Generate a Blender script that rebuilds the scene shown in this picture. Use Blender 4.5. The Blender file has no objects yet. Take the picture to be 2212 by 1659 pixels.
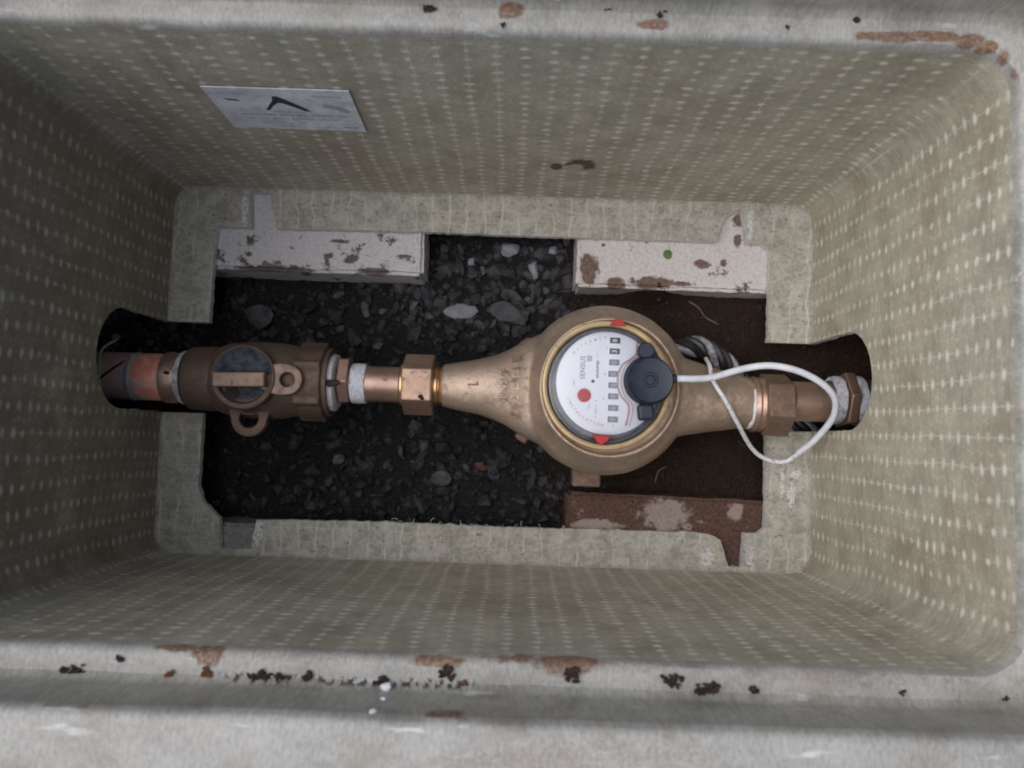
import bpy, bmesh, math, random
from mathutils import Vector, Matrix, noise
random.seed(7)
S = 0.001                                   # everything below is written in millimetres
scene = bpy.context.scene
COL = scene.collection
rad = math.radians

# ------------------------------------------------------------------ camera, sky, sun, exposure
cam_d = bpy.data.cameras.new("camera")
cam = bpy.data.objects.new("camera", cam_d); COL.objects.link(cam)
cam.location = (0.01917, -0.03751, 0.29631)
cam.rotation_euler = (0.06546, 0.00317, 0.03211)
cam_d.sensor_width = 36.0; cam_d.lens = 36.0 * 1650 / 2212
cam_d.clip_start = 0.01; cam_d.clip_end = 200.0
cam_d.dof.use_dof = True; cam_d.dof.focus_distance = 0.455; cam_d.dof.aperture_fstop = 11.0
scene.camera = cam
scene.cycles.filter_width = 1.9

SUN_EL, SUN_AZ = 60.0, 181.0                # azimuth measured from +X, counter-clockwise
w = bpy.data.worlds.new("World"); scene.world = w; w.use_nodes = True
nt = w.node_tree; bg = nt.nodes["Background"]
sky = nt.nodes.new("ShaderNodeTexSky"); sky.sky_type = 'NISHITA'; sky.sun_disc = False
sky.sun_elevation = rad(SUN_EL); sky.sun_rotation = rad(90 - SUN_AZ)
sky.air_density = 1.0; sky.dust_density = 6.0; sky.ozone_density = 3.5
nt.links.new(sky.outputs[0], bg.inputs[0]); bg.inputs[1].default_value = 0.05
sun_d = bpy.data.lights.new("sun", 'SUN'); sun_d.energy = 1.5; sun_d.angle = rad(84); sun_d.color = (1.0, 0.985, 0.965)
sun = bpy.data.objects.new("sun", sun_d); COL.objects.link(sun)
dv = Vector((math.cos(rad(SUN_EL)) * math.cos(rad(SUN_AZ)), math.cos(rad(SUN_EL)) * math.sin(rad(SUN_AZ)), math.sin(rad(SUN_EL))))
sun.rotation_euler = dv.to_track_quat('Z', 'Y').to_euler(); sun.location = dv * 3
vs = scene.view_settings; vs.view_transform = 'Standard'; vs.look = 'None'; vs.exposure = 0.58; vs.gamma = 1.0

# ------------------------------------------------------------------ node helpers
class NT:
    def __init__(s, name):
        s.m = bpy.data.materials.new(name); s.m.use_nodes = True
        s.t = s.m.node_tree; s.b = s.t.nodes["Principled BSDF"]; s.out = s.t.nodes["Material Output"]
        tc = s.t.nodes.new("ShaderNodeTexCoord")
        v = s.t.nodes.new("ShaderNodeVectorMath"); v.operation = 'SCALE'; v.inputs[3].default_value = 1000.0
        s.t.links.new(tc.outputs['Object'], v.inputs[0]); s.pos = v.outputs[0]   # millimetres
    def L(s, a, b): s.t.links.new(a, b)
    def setin(s, sock, v):
        if hasattr(v, 'links'): s.L(v, sock)
        else:
            try: sock.default_value = v
            except Exception: sock.default_value = (v, v, v)
    def math(s, op, a, b=0.0, c=0.0, clamp=False):
        n = s.t.nodes.new("ShaderNodeMath"); n.operation = op; n.use_clamp = clamp
        for i, v in enumerate((a, b, c)): s.setin(n.inputs[i], v)
        return n.outputs[0]
    def vmath(s, op, a, b=(0, 0, 0)):
        n = s.t.nodes.new("ShaderNodeVectorMath"); n.operation = op
        s.setin(n.inputs[0], a); s.setin(n.inputs[1], b)
        return n.outputs[1] if op in ('LENGTH', 'DOT_PRODUCT', 'DISTANCE') else n.outputs[0]
    def sep(s, v):
        n = s.t.nodes.new("ShaderNodeSeparateXYZ"); s.L(v, n.inputs[0]); return n.outputs
    def comb(s, x, y, z=0.0):
        n = s.t.nodes.new("ShaderNodeCombineXYZ")
        for i, v in enumerate((x, y, z)): s.setin(n.inputs[i], v)
        return n.outputs[0]
    def noise(s, scale, v=None, detail=3.0, rough=0.55, stretch=None):
        n = s.t.nodes.new("ShaderNodeTexNoise"); n.inputs['Scale'].default_value = scale
        n.inputs['Detail'].default_value = detail; n.inputs['Roughness'].default_value = rough
        v = s.pos if v is None else v
        if stretch: v = s.vmath('MULTIPLY', v, stretch)
        s.L(v, n.inputs['Vector']); return n.outputs['Fac']
    def voro(s, scale, v=None, feature='F1'):
        n = s.t.nodes.new("ShaderNodeTexVoronoi"); n.feature = feature; n.inputs['Scale'].default_value = scale
        s.L(s.pos if v is None else v, n.inputs['Vector']); return n.outputs['Distance'], n.outputs.get('Color')
    def ramp(s, f, lo, hi, a=0.0, b=1.0):
        n = s.t.nodes.new("ShaderNodeMapRange"); n.interpolation_type = 'SMOOTHSTEP'
        s.setin(n.inputs[0], f)
        for i, v in enumerate((lo, hi, a, b)): n.inputs[i + 1].default_value = v
        return n.outputs[0]
    def mix(s, f, a, b, mode='MIX'):
        n = s.t.nodes.new("ShaderNodeMix"); n.data_type = 'RGBA'; n.blend_type = mode
        s.setin(n.inputs[0], f)
        for i, v in ((6, a), (7, b)):
            if isinstance(v, tuple): n.inputs[i].default_value = (*v[:3], 1)
            else: s.L(v, n.inputs[i])
        return n.outputs[2]
    def bump(s, h, dist, strength=1.0):
        n = s.t.nodes.new("ShaderNodeBump"); n.inputs['Distance'].default_value = dist * S
        n.inputs['Strength'].default_value = strength; s.L(h, n.inputs['Height'])
        s.L(n.outputs[0], s.b.inputs['Normal']); return n
    def fin(s, col=None, rough=None, metal=None, spec=None):
        if col is not None: s.setin(s.b.inputs['Base Color'], (*col, 1) if isinstance(col, tuple) else col)
        if rough is not None: s.setin(s.b.inputs['Roughness'], rough)
        if metal is not None: s.setin(s.b.inputs['Metallic'], metal)
        if spec is not None: s.setin(s.b.inputs['Specular IOR Level'], spec)
        return s.m

def simple(name, col, rough=0.5, metal=0.0, var=0.25, nscale=0.15, bump=0.15, spec=0.5):
    k = NT(name)
    n = k.noise(nscale, detail=5); n2 = k.noise(nscale * 6, detail=3)
    f = k.math('ADD', k.math('MULTIPLY', n, 0.7), k.math('MULTIPLY', n2, 0.3))
    c = k.mix(k.ramp(f, 0.3, 0.7), tuple(x * (1 - var) for x in col), tuple(min(1, x * (1 + var)) for x in col))
    if bump: k.bump(f, bump)
    return k.fin(c, k.ramp(n, 0.3, 0.7, max(0.02, rough - 0.08), min(1, rough + 0.1)), metal, spec)

# ---- moulded glass-fibre of the box
GRP = (0.450, 0.428, 0.342)
def stain_mask(k, stains, warp=0.7, nsc=0.22):
    """irregular blots with their own place on the moulding: (x, y, z, rx, ry, rz)"""
    n = k.math('MULTIPLY', k.math('SUBTRACT', k.noise(nsc, detail=5, rough=0.65), 0.5), warp * 2)
    tot = None
    for (x, y, z, rx, ry, rz) in stains:
        d = k.vmath('LENGTH', k.vmath('MULTIPLY', k.vmath('SUBTRACT', k.pos, (x, y, z)), (1 / rx, 1 / ry, 1 / rz)))
        m = k.ramp(k.math('ADD', d, n), 1.12, 0.72)
        tot = m if tot is None else k.math('MAXIMUM', tot, m)
    return tot

def grp_wall(name):
    k = NT(name)
    geo = k.t.nodes.new("ShaderNodeNewGeometry")
    nx, ny, nz = k.sep(geo.outputs['True Normal'])
    x, y, z = k.sep(k.pos)
    side = k.math('GREATER_THAN', k.math('ABSOLUTE', nx), k.math('ABSOLUTE', ny))
    u = k.math('ADD', k.math('MULTIPLY', x, k.math('SUBTRACT', 1.0, side)), k.math('MULTIPLY', k.math('ADD', y, 530.0), side))
    wob = k.math('MULTIPLY', k.math('SUBTRACT', k.noise(0.02, detail=1), 0.5), 4.5)
    wob2 = k.math('MULTIPLY', k.math('SUBTRACT', k.noise(0.2, detail=2), 0.5), 1.5)
    uu = k.math('ADD', k.math('ADD', u, wob), wob2)
    vv = k.math('ADD', z, k.math('MULTIPLY', k.math('SUBTRACT', k.noise(0.03, detail=1), 0.5), 7.0))
    cu = k.math('DIVIDE', uu, 12.6); cv = k.math('DIVIDE', vv, 7.3)
    fu = k.math('SUBTRACT', k.math('FRACT', cu), 0.5); iu = k.math('FLOOR', cu)
    cv = k.math('ADD', cv, k.math('FRACT', k.math('MULTIPLY', iu, 0.37)))
    fv = k.math('SUBTRACT', k.math('FRACT', cv), 0.5); iv = k.math('FLOOR', cv)
    wn = k.t.nodes.new("ShaderNodeTexWhiteNoise"); wn.noise_dimensions = '3D'
    k.L(k.comb(iu, iv, side), wn.inputs['Vector']); rnd = wn.outputs['Value']
    wn2 = k.t.nodes.new("ShaderNodeTexWhiteNoise"); wn2.noise_dimensions = '3D'
    k.L(k.comb(iv, iu, 3.0), wn2.inputs['Vector']); rnd2 = wn2.outputs['Value']
    du = k.math('DIVIDE', k.math('ADD', fu, k.math('MULTIPLY', k.math('SUBTRACT', rnd, 0.5), 0.10)), k.math('ADD', 0.14, k.math('MULTIPLY', rnd2, 0.14)))
    dvv = k.math('DIVIDE', k.math('ADD', fv, k.math('MULTIPLY', k.math('SUBTRACT', rnd2, 0.5), 0.2)), 0.24)
    d = k.math('SQRT', k.math('ADD', k.math('MULTIPLY', du, du), k.math('MULTIPLY', dvv, dvv)))
    dot = k.ramp(d, 1.25, 0.3)
    fu2 = k.math('SUBTRACT', k.math('FRACT', k.math('ADD', cu, 0.5)), 0.5)
    du2 = k.math('DIVIDE', fu2, 0.15); d2 = k.math('SQRT', k.math('ADD', k.math('MULTIPLY', du2, du2), k.math('MULTIPLY', dvv, dvv)))
    faint = k.math('MULTIPLY', k.ramp(d2, 1.2, 0.2), k.ramp(k.noise(0.06, detail=3), 0.38, 0.62, 0.03, 0.34))
    dot = k.math('MAXIMUM', dot, faint)
    big = k.ramp(k.noise(0.025, detail=3), 0.3, 0.6, 0.68, 1.0)
    dot = k.math('MULTIPLY', dot, k.math('MULTIPLY', big, k.math('ADD', 0.5, k.math('MULTIPLY', rnd, 0.5))))
    geo2 = k.math('MAXIMUM', k.math('ABSOLUTE', nx), k.math('ABSOLUTE', ny)); dot = k.math('MULTIPLY', dot, k.ramp(geo2, 0.76, 0.93, 0.35, 1.0))
    line = k.math('MULTIPLY', k.ramp(k.math('ABSOLUTE', fu), 0.055, 0.0), k.ramp(k.noise(0.03, stretch=(1, 1, .4), detail=4), 0.36, 0.62, 0.05, 0.42))
    # short fibres lying across the stitching
    fib = k.noise(0.35, v=k.comb(k.math('MULTIPLY', uu, 0.35), k.math('MULTIPLY', vv, 3.2), side), detail=3)
    mot = k.noise(0.06, detail=4, rough=0.6); gr = k.noise(1.3, detail=2)
    tone = k.math('ADD', k.math('ADD', k.math('MULTIPLY', fib, 0.35), k.math('MULTIPLY', mot, 0.4)), k.math('MULTIPLY', gr, 0.3))
    c = k.mix(k.ramp(tone, 0.36, 0.68), tuple(v * 0.74 for v in GRP), tuple(v * 1.26 for v in GRP))
    c = k.mix(k.math('MULTIPLY', k.ramp(k.noise(0.018, detail=3), 0.50, 0.66), 0.30), c, (0.25, 0.185, 0.13))
    dirt_shade = k.math('MULTIPLY', k.math('MULTIPLY', k.ramp(nx, 0.3, 0.85), k.ramp(x, -150, -200)), k.ramp(k.noise(0.022, detail=5, rough=0.65), 0.25, 0.5, 0.22, 0.55))  # patchy soil film; its colour also carries the left end wall's shade
    c = k.mix(dirt_shade, c, (0.12, 0.09, 0.06))
    dot = k.math('MULTIPLY', dot, k.math('SUBTRACT', 1.0, k.math('MULTIPLY', dirt_shade, 0.75)))
    c = k.mix(k.math('MAXIMUM', dot, k.math('MULTIPLY', line, k.math('SUBTRACT', 1.0, dirt_shade))), c, (0.84, 0.82, 0.73))
    ring = stain_mask(k, [(53, 122.8, -147, 10, 20, 10), (39, 122.8, -151, 4, 20, 6)], 0.45, 0.25)
    hole = stain_mask(k, [(50, 122.8, -151, 6, 20, 5.5)], 0.4, 0.3)
    c = k.mix(k.math('MULTIPLY', ring, k.math('SUBTRACT', 0.9, k.math('MULTIPLY', hole, 0.75))), c, (0.06, 0.042, 0.025))
    rust = stain_mask(k, RUST, 0.75, 0.16)
    c = k.mix(k.math('MULTIPLY', rust, 0.85), c, (0.19, 0.085, 0.04))
    k.bump(k.math('ADD', k.math('ADD', tone, k.math('MULTIPLY', dot, 0.6)), gr), 0.25)
    return k.fin(c, 0.55, 0.0, 0.35)

RUST = [(20, -120, 0, 20, 4.5, 7), (42, -122.5, -1, 14, 6, 6), (-8, -124, 0, 12, 3.2, 4), (-95, -124, 0, 7, 5, 6), (-106, -122.5, -1, 11, 2.2, 5),
        (-168, -122.3, 0, 22, 1.4, 3), (165, 126, 0, 18, 2.0, 6), (182, 126.6, 0, 16, 2.3, 6), (196, 125.6, 0, 8, 2.6, 6), (203, 122.6, 0, 5, 3.6, 5), (209, 117, 0, 3.6, 5, 5), (213.5, 111.5, 0, 2.4, 4.5, 5),
        (0, -137.5, 24, 10, 3.2, 5), (12.4, 131.5, 0, 5.5, 3.2, 5), (70, 128, 0, 7, 2.3, 6)]
FAINT = [(22, -138, 25, 9, 3, 6), (38, -139, 22, 7, 3, 8), (48, -150, 30, 24, 11, 8), (78, -146, 30, 14, 9, 8), (30, -150, 30, 40, 5, 8), (-10, 131, 0, 3.5, 2.6, 5), (-14, 123, -4, 4, 3, 8), (60, -124, -2, 24, 3, 6), (-60, -124, -2, 30, 3, 6), (150, -126, -2, 50, 2.5, 5)]
def grp_rim(name, base=(0.39, 0.388, 0.368), rust=True):
    k = NT(name)
    a = k.noise(0.05, detail=4); b = k.noise(0.5, stretch=(1.6, 0.6, 0.4), detail=4, rough=0.7); g = k.noise(2.0, detail=2)
    f = k.math('ADD', k.math('ADD', k.math('MULTIPLY', a, 0.35), k.math('MULTIPLY', b, 0.45)), k.math('MULTIPLY', g, 0.25))
    c = k.mix(k.ramp(f, 0.36, 0.7), tuple(v * 0.66 for v in base), tuple(v * 1.3 for v in base))
    sp = k.math('MULTIPLY', k.ramp(k.noise(0.55, detail=3, rough=0.6, stretch=(1.5, 0.8, 1)), 0.655, 0.73), k.ramp(k.noise(0.04), 0.42, 0.62))
    c = k.mix(k.math('MULTIPLY', sp, 0.75), c, (0.16, 0.14, 0.13))
    c = k.mix(k.ramp(k.noise(0.028, detail=5, rough=0.7), 0.5, 0.72, 0.0, 0.5), c, (0.25, 0.215, 0.165))
    pale = k.ramp(k.noise(0.10, detail=3, stretch=(0.35, 2.0, 1)), 0.64, 0.74)
    c = k.mix(k.math('MULTIPLY', pale, 0.55), c, (0.78, 0.80, 0.84))
    if rust:
        c = k.mix(k.math('MULTIPLY', stain_mask(k, RUST, 0.75, 0.16), k.ramp(k.noise(0.8, detail=3), 0.3, 0.6, 0.55, 0.95)), c, k.mix(k.ramp(k.noise(0.5, detail=4, rough=0.7), 0.35, 0.65), (0.11, 0.048, 0.022), (0.26, 0.135, 0.07)))
        c = k.mix(k.math('MULTIPLY', stain_mask(k, FAINT, 1.1, 0.2), k.ramp(k.noise(0.7, detail=4, rough=0.7), 0.4, 0.7, 0.08, 0.5)), c, (0.24, 0.15, 0.09))
        # dirt caught in the corner between ledge and riser
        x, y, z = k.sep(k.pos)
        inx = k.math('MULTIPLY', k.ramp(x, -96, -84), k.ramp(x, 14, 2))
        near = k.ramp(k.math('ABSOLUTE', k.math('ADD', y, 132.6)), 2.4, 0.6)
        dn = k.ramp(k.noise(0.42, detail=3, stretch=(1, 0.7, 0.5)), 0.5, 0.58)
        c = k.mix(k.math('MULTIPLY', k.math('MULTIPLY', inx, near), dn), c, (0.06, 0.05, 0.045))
    k.bump(f, 0.5)
    return k.fin(c, k.ramp(a, 0.35, 0.65, 0.35, 0.6), 0.0, 0.5)

def grp_flange(name):
    k = NT(name)
    x, y, z = k.sep(k.pos)
    a = k.noise(0.09, detail=5, rough=0.65); b = k.noise(0.45, detail=3)
    f = k.math('ADD', k.math('MULTIPLY', a, 0.6), k.math('MULTIPLY', b, 0.4))
    c = k.mix(k.ramp(f, 0.36, 0.64), (0.29, 0.28, 0.24), (0.48, 0.465, 0.415))
    wob = k.math('MULTIPLY', k.math('SUBTRACT', k.noise(0.05, detail=2), 0.5), 9.0)
    ly = k.math('ABSOLUTE', k.math('SUBTRACT', k.math('FRACT', k.math('DIVIDE', k.math('ADD', x, wob), 11.5)), 0.5))
    lx = k.math('ABSOLUTE', k.math('SUBTRACT', k.math('FRACT', k.math('DIVIDE', k.math('ADD', y, wob), 9.0)), 0.5))
    ln = k.math('ADD', k.ramp(ly, 0.09, 0.0), k.math('MULTIPLY', k.ramp(lx, 0.1, 0.0), 0.4))
    ln = k.math('MULTIPLY', ln, k.ramp(k.noise(0.04, detail=3), 0.38, 0.6, 0.0, 0.8), clamp=True)
    c = k.mix(ln, c, (0.58, 0.57, 0.47))
    sp = k.ramp(k.noise(0.35, detail=3), 0.63, 0.70)
    c = k.mix(k.math('MULTIPLY', sp, 0.7), c, (0.10, 0.09, 0.075))
    wh = stain_mask(k, [(203, -72, -212, 2.4, 9, 9), (206, -58, -212, 4, 3, 9), (197, -62, -212, 1.6, 12, 9), (176, -112, -212, 3, 9, 9), (174, 108, -212, 2, 12, 9),
                        (-168.5, 108, -212, 2.5, 13, 9), (-148, -108, -212, 4, 9, 9), (148, -114, -212, 5, 6, 9)], 1.25, 0.35)
    wh = k.math('MULTIPLY', wh, k.ramp(k.noise(0.9, detail=3), 0.38, 0.55))
    c = k.mix(k.math('MULTIPLY', wh, 0.75), c, (0.72, 0.72, 0.74))
    k.bump(f, 0.5)
    return k.fin(c, 0.7, 0.0, 0.3)

M = {}
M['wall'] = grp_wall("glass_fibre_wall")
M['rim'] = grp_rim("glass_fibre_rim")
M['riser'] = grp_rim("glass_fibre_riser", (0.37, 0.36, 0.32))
M['flange'] = grp_flange("glass_fibre_flange")
M['cut'] = simple("cut_fibre_edge", (0.62, 0.62, 0.62), 0.7, var=0.3, nscale=0.5, bump=0.4)

def brass(name, col, dirt=0.25, rough=0.42, metal=0.75, dirtcol=(0.10, 0.065, 0.045), xr=None, grain=0.35, patch=0.0):
    k = NT(name)
    a = k.noise(0.05, detail=5, rough=0.6); g = k.noise(1.6, detail=2); b = k.noise(0.25, detail=4, rough=0.65)
    c = k.mix(k.ramp(a, 0.3, 0.7), tuple(v * 0.8 for v in col), tuple(min(1, v * 1.12) for v in col))
    m = k.ramp(b, 0.62 - dirt * 0.5, 0.78 - dirt * 0.3)
    if xr:
        x, y, z = k.sep(k.pos)
        m2 = k.math('MULTIPLY', k.ramp(k.math('ADD', x, k.math('MULTIPLY', k.math('SUBTRACT', b, 0.5), 60)), xr[0], xr[1]), k.ramp(k.noise(0.09, detail=5, rough=0.65), 0.35, 0.5))
        m = k.math('MAXIMUM', m, k.math('MULTIPLY', m2, 0.85))
    pits = k.ramp(k.noise(0.32, detail=2), 0.735, 0.76)
    m = k.math('MAXIMUM', k.math('MULTIPLY', m, 0.6), k.math('MULTIPLY', pits, 0.9))
    c = k.mix(m, c, dirtcol)
    if patch:
        c = k.mix(k.math('MULTIPLY', k.ramp(k.noise(0.15, detail=5, rough=0.7), 0.5, 0.58), patch), c, (0.42, 0.44, 0.50))
    k.bump(k.math('ADD', k.math('MULTIPLY', g, grain), k.math('MULTIPLY', b, 0.5)), 0.35)
    return k.fin(c, k.math('ADD', rough, k.math('MULTIPLY', m, 0.3)), k.math('SUBTRACT', metal, k.math('MULTIPLY', m, metal * 0.9)), 0.5)

M['cast'] = brass("cast_bronze", (0.56, 0.435, 0.35), 0.16, 0.44, 0.68, xr=(96, 132), grain=1.1)
M['ring'] = brass("yellow_brass_ring", (0.55, 0.42, 0.24), 0.12, 0.5, 0.35, grain=0.25)
M['valve'] = brass("dark_gunmetal", (0.14, 0.096, 0.073), 0.4, 0.55, 0.45, grain=0.7)
M['tail'] = brass("machined_bronze", (0.42, 0.29, 0.23), 0.14, 0.38, 0.75, grain=0.3)
M['nut'] = brass("bronze_nut", (0.40, 0.27, 0.21), 0.2, 0.4, 0.7, grain=0.4)
M['dirtynut'] = brass("soiled_bronze_nut", (0.22, 0.145, 0.11), 0.4, 0.55, 0.45, grain=0.8)
M['bright'] = brass("bright_brass", (0.75, 0.48, 0.26), 0.05, 0.25, 0.9, grain=0.1)
M['bar'] = brass("rubbed_gunmetal", (0.27, 0.19, 0.15), 0.25, 0.5, 0.5, grain=0.6)
M['grime'] = simple("grey_grime", (0.050, 0.057, 0.073), 0.8, var=0.75, nscale=0.22, bump=0.8, spec=0.2)
M['hole'] = simple("dark_hole", (0.02, 0.013, 0.01), 0.8, var=0.2)
def tape():
    k = NT("white_thread_tape")
    m = k.ramp(k.noise(0.13, detail=5, rough=0.65), 0.50, 0.62); st = k.noise(1.0, stretch=(2.5, .4, .4), detail=3)
    c = k.mix(k.ramp(st, 0.35, 0.65), (0.50, 0.51, 0.58), (0.78, 0.80, 0.88))
    k.bump(st, 0.6)
    return k.fin(k.mix(k.math('MULTIPLY', m, 0.6), c, (0.20, 0.15, 0.12)), 0.5)
M['tape'] = tape()
def copper():
    k = NT("copper_pipe_skin")
    x, y, z = k.sep(k.pos)
    a = k.noise(0.08, detail=4); st = k.noise(0.5, stretch=(0.25, 1, 1), detail=3)
    c = k.mix(k.ramp(a, 0.3, 0.7), (0.92, 0.55, 0.45), (0.97, 0.70, 0.60))
    band = k.math('MULTIPLY', k.ramp(x, -222, -217), k.ramp(x, -198, -203))
    c = k.mix(k.math('MULTIPLY', k.math('MULTIPLY', band, k.ramp(k.noise(0.12, detail=4), 0.35, 0.6, 0.35, 0.85)), 1.0), c, (0.80, 0.24, 0.16))
    pale = k.math('MULTIPLY', k.ramp(k.math('ABSOLUTE', k.math('ADD', x, 222)), 3.2, 1.0), k.ramp(a, 0.34, 0.5))
    c = k.mix(k.math('MULTIPLY', pale, 0.7), c, (0.50, 0.48, 0.48))
    fl = k.ramp(k.math('ADD', k.math('ADD', k.math('MULTIPLY', y, 1.0), 9.0), k.math('MULTIPLY', k.math('ABSOLUTE', k.math('ADD', x, 216)), 0.45)), 1, -3)
    flux = k.math('MULTIPLY', k.math('MULTIPLY', fl, k.ramp(k.math('ABSOLUTE', k.math('ADD', x, 217)), 8, 4)), k.ramp(k.noise(0.3, detail=3), 0.4, 0.55))
    c = k.mix(k.math('MULTIPLY', flux, 0.8), c, (0.45, 0.46, 0.47))
    # felt-pen cutting mark
    d = k.math('ABSOLUTE', k.math('SUBTRACT', k.math('ADD', y, 6.5), k.math('MULTIPLY', k.math('ADD', x, 232), 0.85)))
    pen = k.math('MULTIPLY', k.ramp(d, 1.5, 0.7), k.ramp(x, -223, -226))
    c = k.mix(pen, c, (0.10, 0.02, 0.02))
    k.bump(st, 0.15)
    return k.fin(c, k.ramp(st, 0.3, 0.7, 0.32, 0.5), 0.25)
M['copper'] = copper()
M['navy'] = simple("navy_plastic", (0.013, 0.020, 0.042), 0.42, var=0.35, nscale=0.2, bump=0.1)
M['cable'] = simple("white_cable_sheath", (0.68, 0.71, 0.78), 0.4, var=0.12, nscale=0.12, bump=0.05)
def dirty_cable():
    k = NT("soiled_cable_sheath")
    m = k.ramp(k.noise(0.35, detail=4), 0.56, 0.64)
    return k.fin(k.mix(k.math('MULTIPLY', m, 0.55), (0.72, 0.74, 0.80), (0.18, 0.14, 0.13)), 0.5)
M['cable2'] = dirty_cable()
M['strand'] = simple("black_strand", (0.020, 0.020, 0.024), 0.35, var=0.4, nscale=0.3, bump=0.4)
M['strand2'] = simple("silvery_strand", (0.30, 0.29, 0.34), 0.4, var=0.7, nscale=0.25, bump=0.4)
M['poly'] = simple("dark_pipe", (0.06, 0.055, 0.055), 0.6, var=0.3)
M['red'] = simple("red_seal_plastic", (0.42, 0.015, 0.025), 0.4, var=0.1, bump=0.1)
M['reddot'] = simple("red_print", (0.48, 0.03, 0.05), 0.5, var=0.1, bump=0)
M['plate'] = simple("white_dial", (0.84, 0.87, 0.94), 0.45, var=0.03, nscale=0.05, bump=0)
M['window'] = simple("grey_digit_drum", (0.20, 0.22, 0.28), 0.5, var=0.15, nscale=0.3, bump=0)
M['window_dark'] = simple("dark_digit_drum", (0.06, 0.065, 0.085), 0.5, var=0.2, nscale=0.3, bump=0)
M['frame'] = simple("window_edge", (0.55, 0.57, 0.62), 0.5, var=0.05, bump=0)
M['ink'] = simple("grey_ink", (0.16, 0.17, 0.20), 0.6, var=0.1, bump=0)
M['inkpale'] = simple("pale_grey_ink", (0.50, 0.52, 0.57), 0.6, var=0.1, bump=0)
M['inkwhite'] = simple("white_digit", (0.75, 0.78, 0.84), 0.5, var=0.05, bump=0)
M['inkpink'] = simple("pink_ink", (0.52, 0.33, 0.36), 0.6, var=0.1, bump=0)
M['gasket'] = simple("grey_register_wall", (0.13, 0.135, 0.15), 0.35, var=0.4, nscale=0.12, bump=0.1)
M['sticker'] = simple("label_paper", (0.68, 0.72, 0.79), 0.45, var=0.24, nscale=0.09, bump=0.05)
M['stickink'] = simple("label_dark_print", (0.03, 0.04, 0.07), 0.5, var=0.1, bump=0)
M['stickpale'] = simple("label_faded_print", (0.36, 0.41, 0.47), 0.5, var=0.15, bump=0)
M['leaf'] = simple("green_leaf", (0.09, 0.16, 0.04), 0.5, var=0.3, nscale=0.5)
M['grass'] = simple("pale_grass", (0.22, 0.36, 0.20), 0.5, var=0.3, nscale=0.2)
M['twig'] = simple("dry_root", (0.20, 0.14, 0.09), 0.8)
M['clump'] = simple("dark_soil_crumb", (0.045, 0.032, 0.03), 0.85, var=0.5, nscale=0.5, bump=0.5, spec=0.2)
M['clumpbrown'] = simple("brown_soil_crumb", (0.15, 0.07, 0.04), 0.85, var=0.4, nscale=0.5, bump=0.5, spec=0.2)
M['chip'] = simple("white_chip", (0.85, 0.86, 0.92), 0.4, var=0.05, bump=0)
def glass():
    k = NT("register_glass")
    t = k.t.nodes.new("ShaderNodeBsdfTransparent"); t.inputs[0].default_value = (0.96, 0.97, 0.99, 1)
    g = k.t.nodes.new("ShaderNodeBsdfGlossy"); g.inputs[1].default_value = 0.06
    fr = k.t.nodes.new("ShaderNodeFresnel"); fr.inputs[0].default_value = 1.5
    mx = k.t.nodes.new("ShaderNodeMixShader")
    k.L(fr.outputs[0], mx.inputs[0]); k.L(t.outputs[0], mx.inputs[1]); k.L(g.outputs[0], mx.inputs[2])
    k.L(mx.outputs[0], k.out.inputs[0]); return k.m
M['glass'] = glass()
def block_mat(name, base, dirt, amount, wet=(0.10, 0.06, 0.045), clean=None):
    k = NT(name)
    a = k.noise(0.07, detail=6, rough=0.68); s2 = k.noise(0.5, detail=4, rough=0.7); g = k.noise(1.5, detail=2)
    c = k.mix(k.ramp(k.math('ADD', k.math('MULTIPLY', s2, .8), k.math('MULTIPLY', g, .2)), 0.33, 0.65), tuple(v * 0.8 for v in base), tuple(v * 1.1 for v in base))
    c = k.mix(k.math('MULTIPLY', k.ramp(s2, 0.60, 0.68), 0.6), c, (0.2, 0.18, 0.18))
    m = k.ramp(a, amount, amount + 0.07)
    if dirt: m = k.math('MAXIMUM', m, stain_mask(k, dirt, 0.9, 0.2))
    if clean: m = k.math('MULTIPLY', m, k.math('SUBTRACT', 1.0, k.math('MULTIPLY', stain_mask(k, clean, 0.9, 0.18), 0.92)))
    c = k.mix(k.math('MULTIPLY', m, 0.93), c, k.mix(k.ramp(s2, 0.4, 0.6), wet, tuple(v * 2.0 for v in wet)))
    k.bump(k.math('ADD', s2, k.math('MULTIPLY', a, 2)), 1.0)
    return k.fin(c, 0.8, 0.0, 0.3)
M['block_a'] = block_mat("pale_concrete", (0.66, 0.64, 0.66), [(-96, 78, -217, 5, 4, 3), (-104, 90, -217, 7, 2, 3), (-166, 79, -217, 2, 2, 3), (-60, 81, -217, 5, 1.2, 3), (-80, 70, -219, 12, 3, 6), (-150, 70, -220, 30, 3, 4)], 0.565, (0.07, 0.055, 0.05))
M['block_b'] = block_mat("pale_concrete_earthy", (0.68, 0.65, 0.64), [(66, 76, -217, 7, 12, 5), (157.4, 83.4, -217, 2.6, 3.2, 5), (142.7, 81.8, -217, 6, 3.5, 5), (168, 113, -217, 4, 6, 5), (167, 99, -217, 3, 4.5, 5),
                      (110, 68, -219, 16, 4.5, 9), (85, 67, -219, 8, 4, 9), (75.7, 92.9, -217, 1.3, 1.3, 5), (130, 68, -219, 9, 2, 9)], 0.60)
M['block_c'] = block_mat("rusty_earth_block", (0.36, 0.30, 0.27), [(78, -80, -217, 34, 9, 9), (160, -84, -217, 26, 10, 9), (166, -104, -217, 10, 14, 9)], 0.36, (0.060, 0.029, 0.020), [(122, -88, -217, 17, 11, 12), (168, -84, -217, 6, 6, 5), (76, -96, -217, 16, 3.5, 6)])
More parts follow.
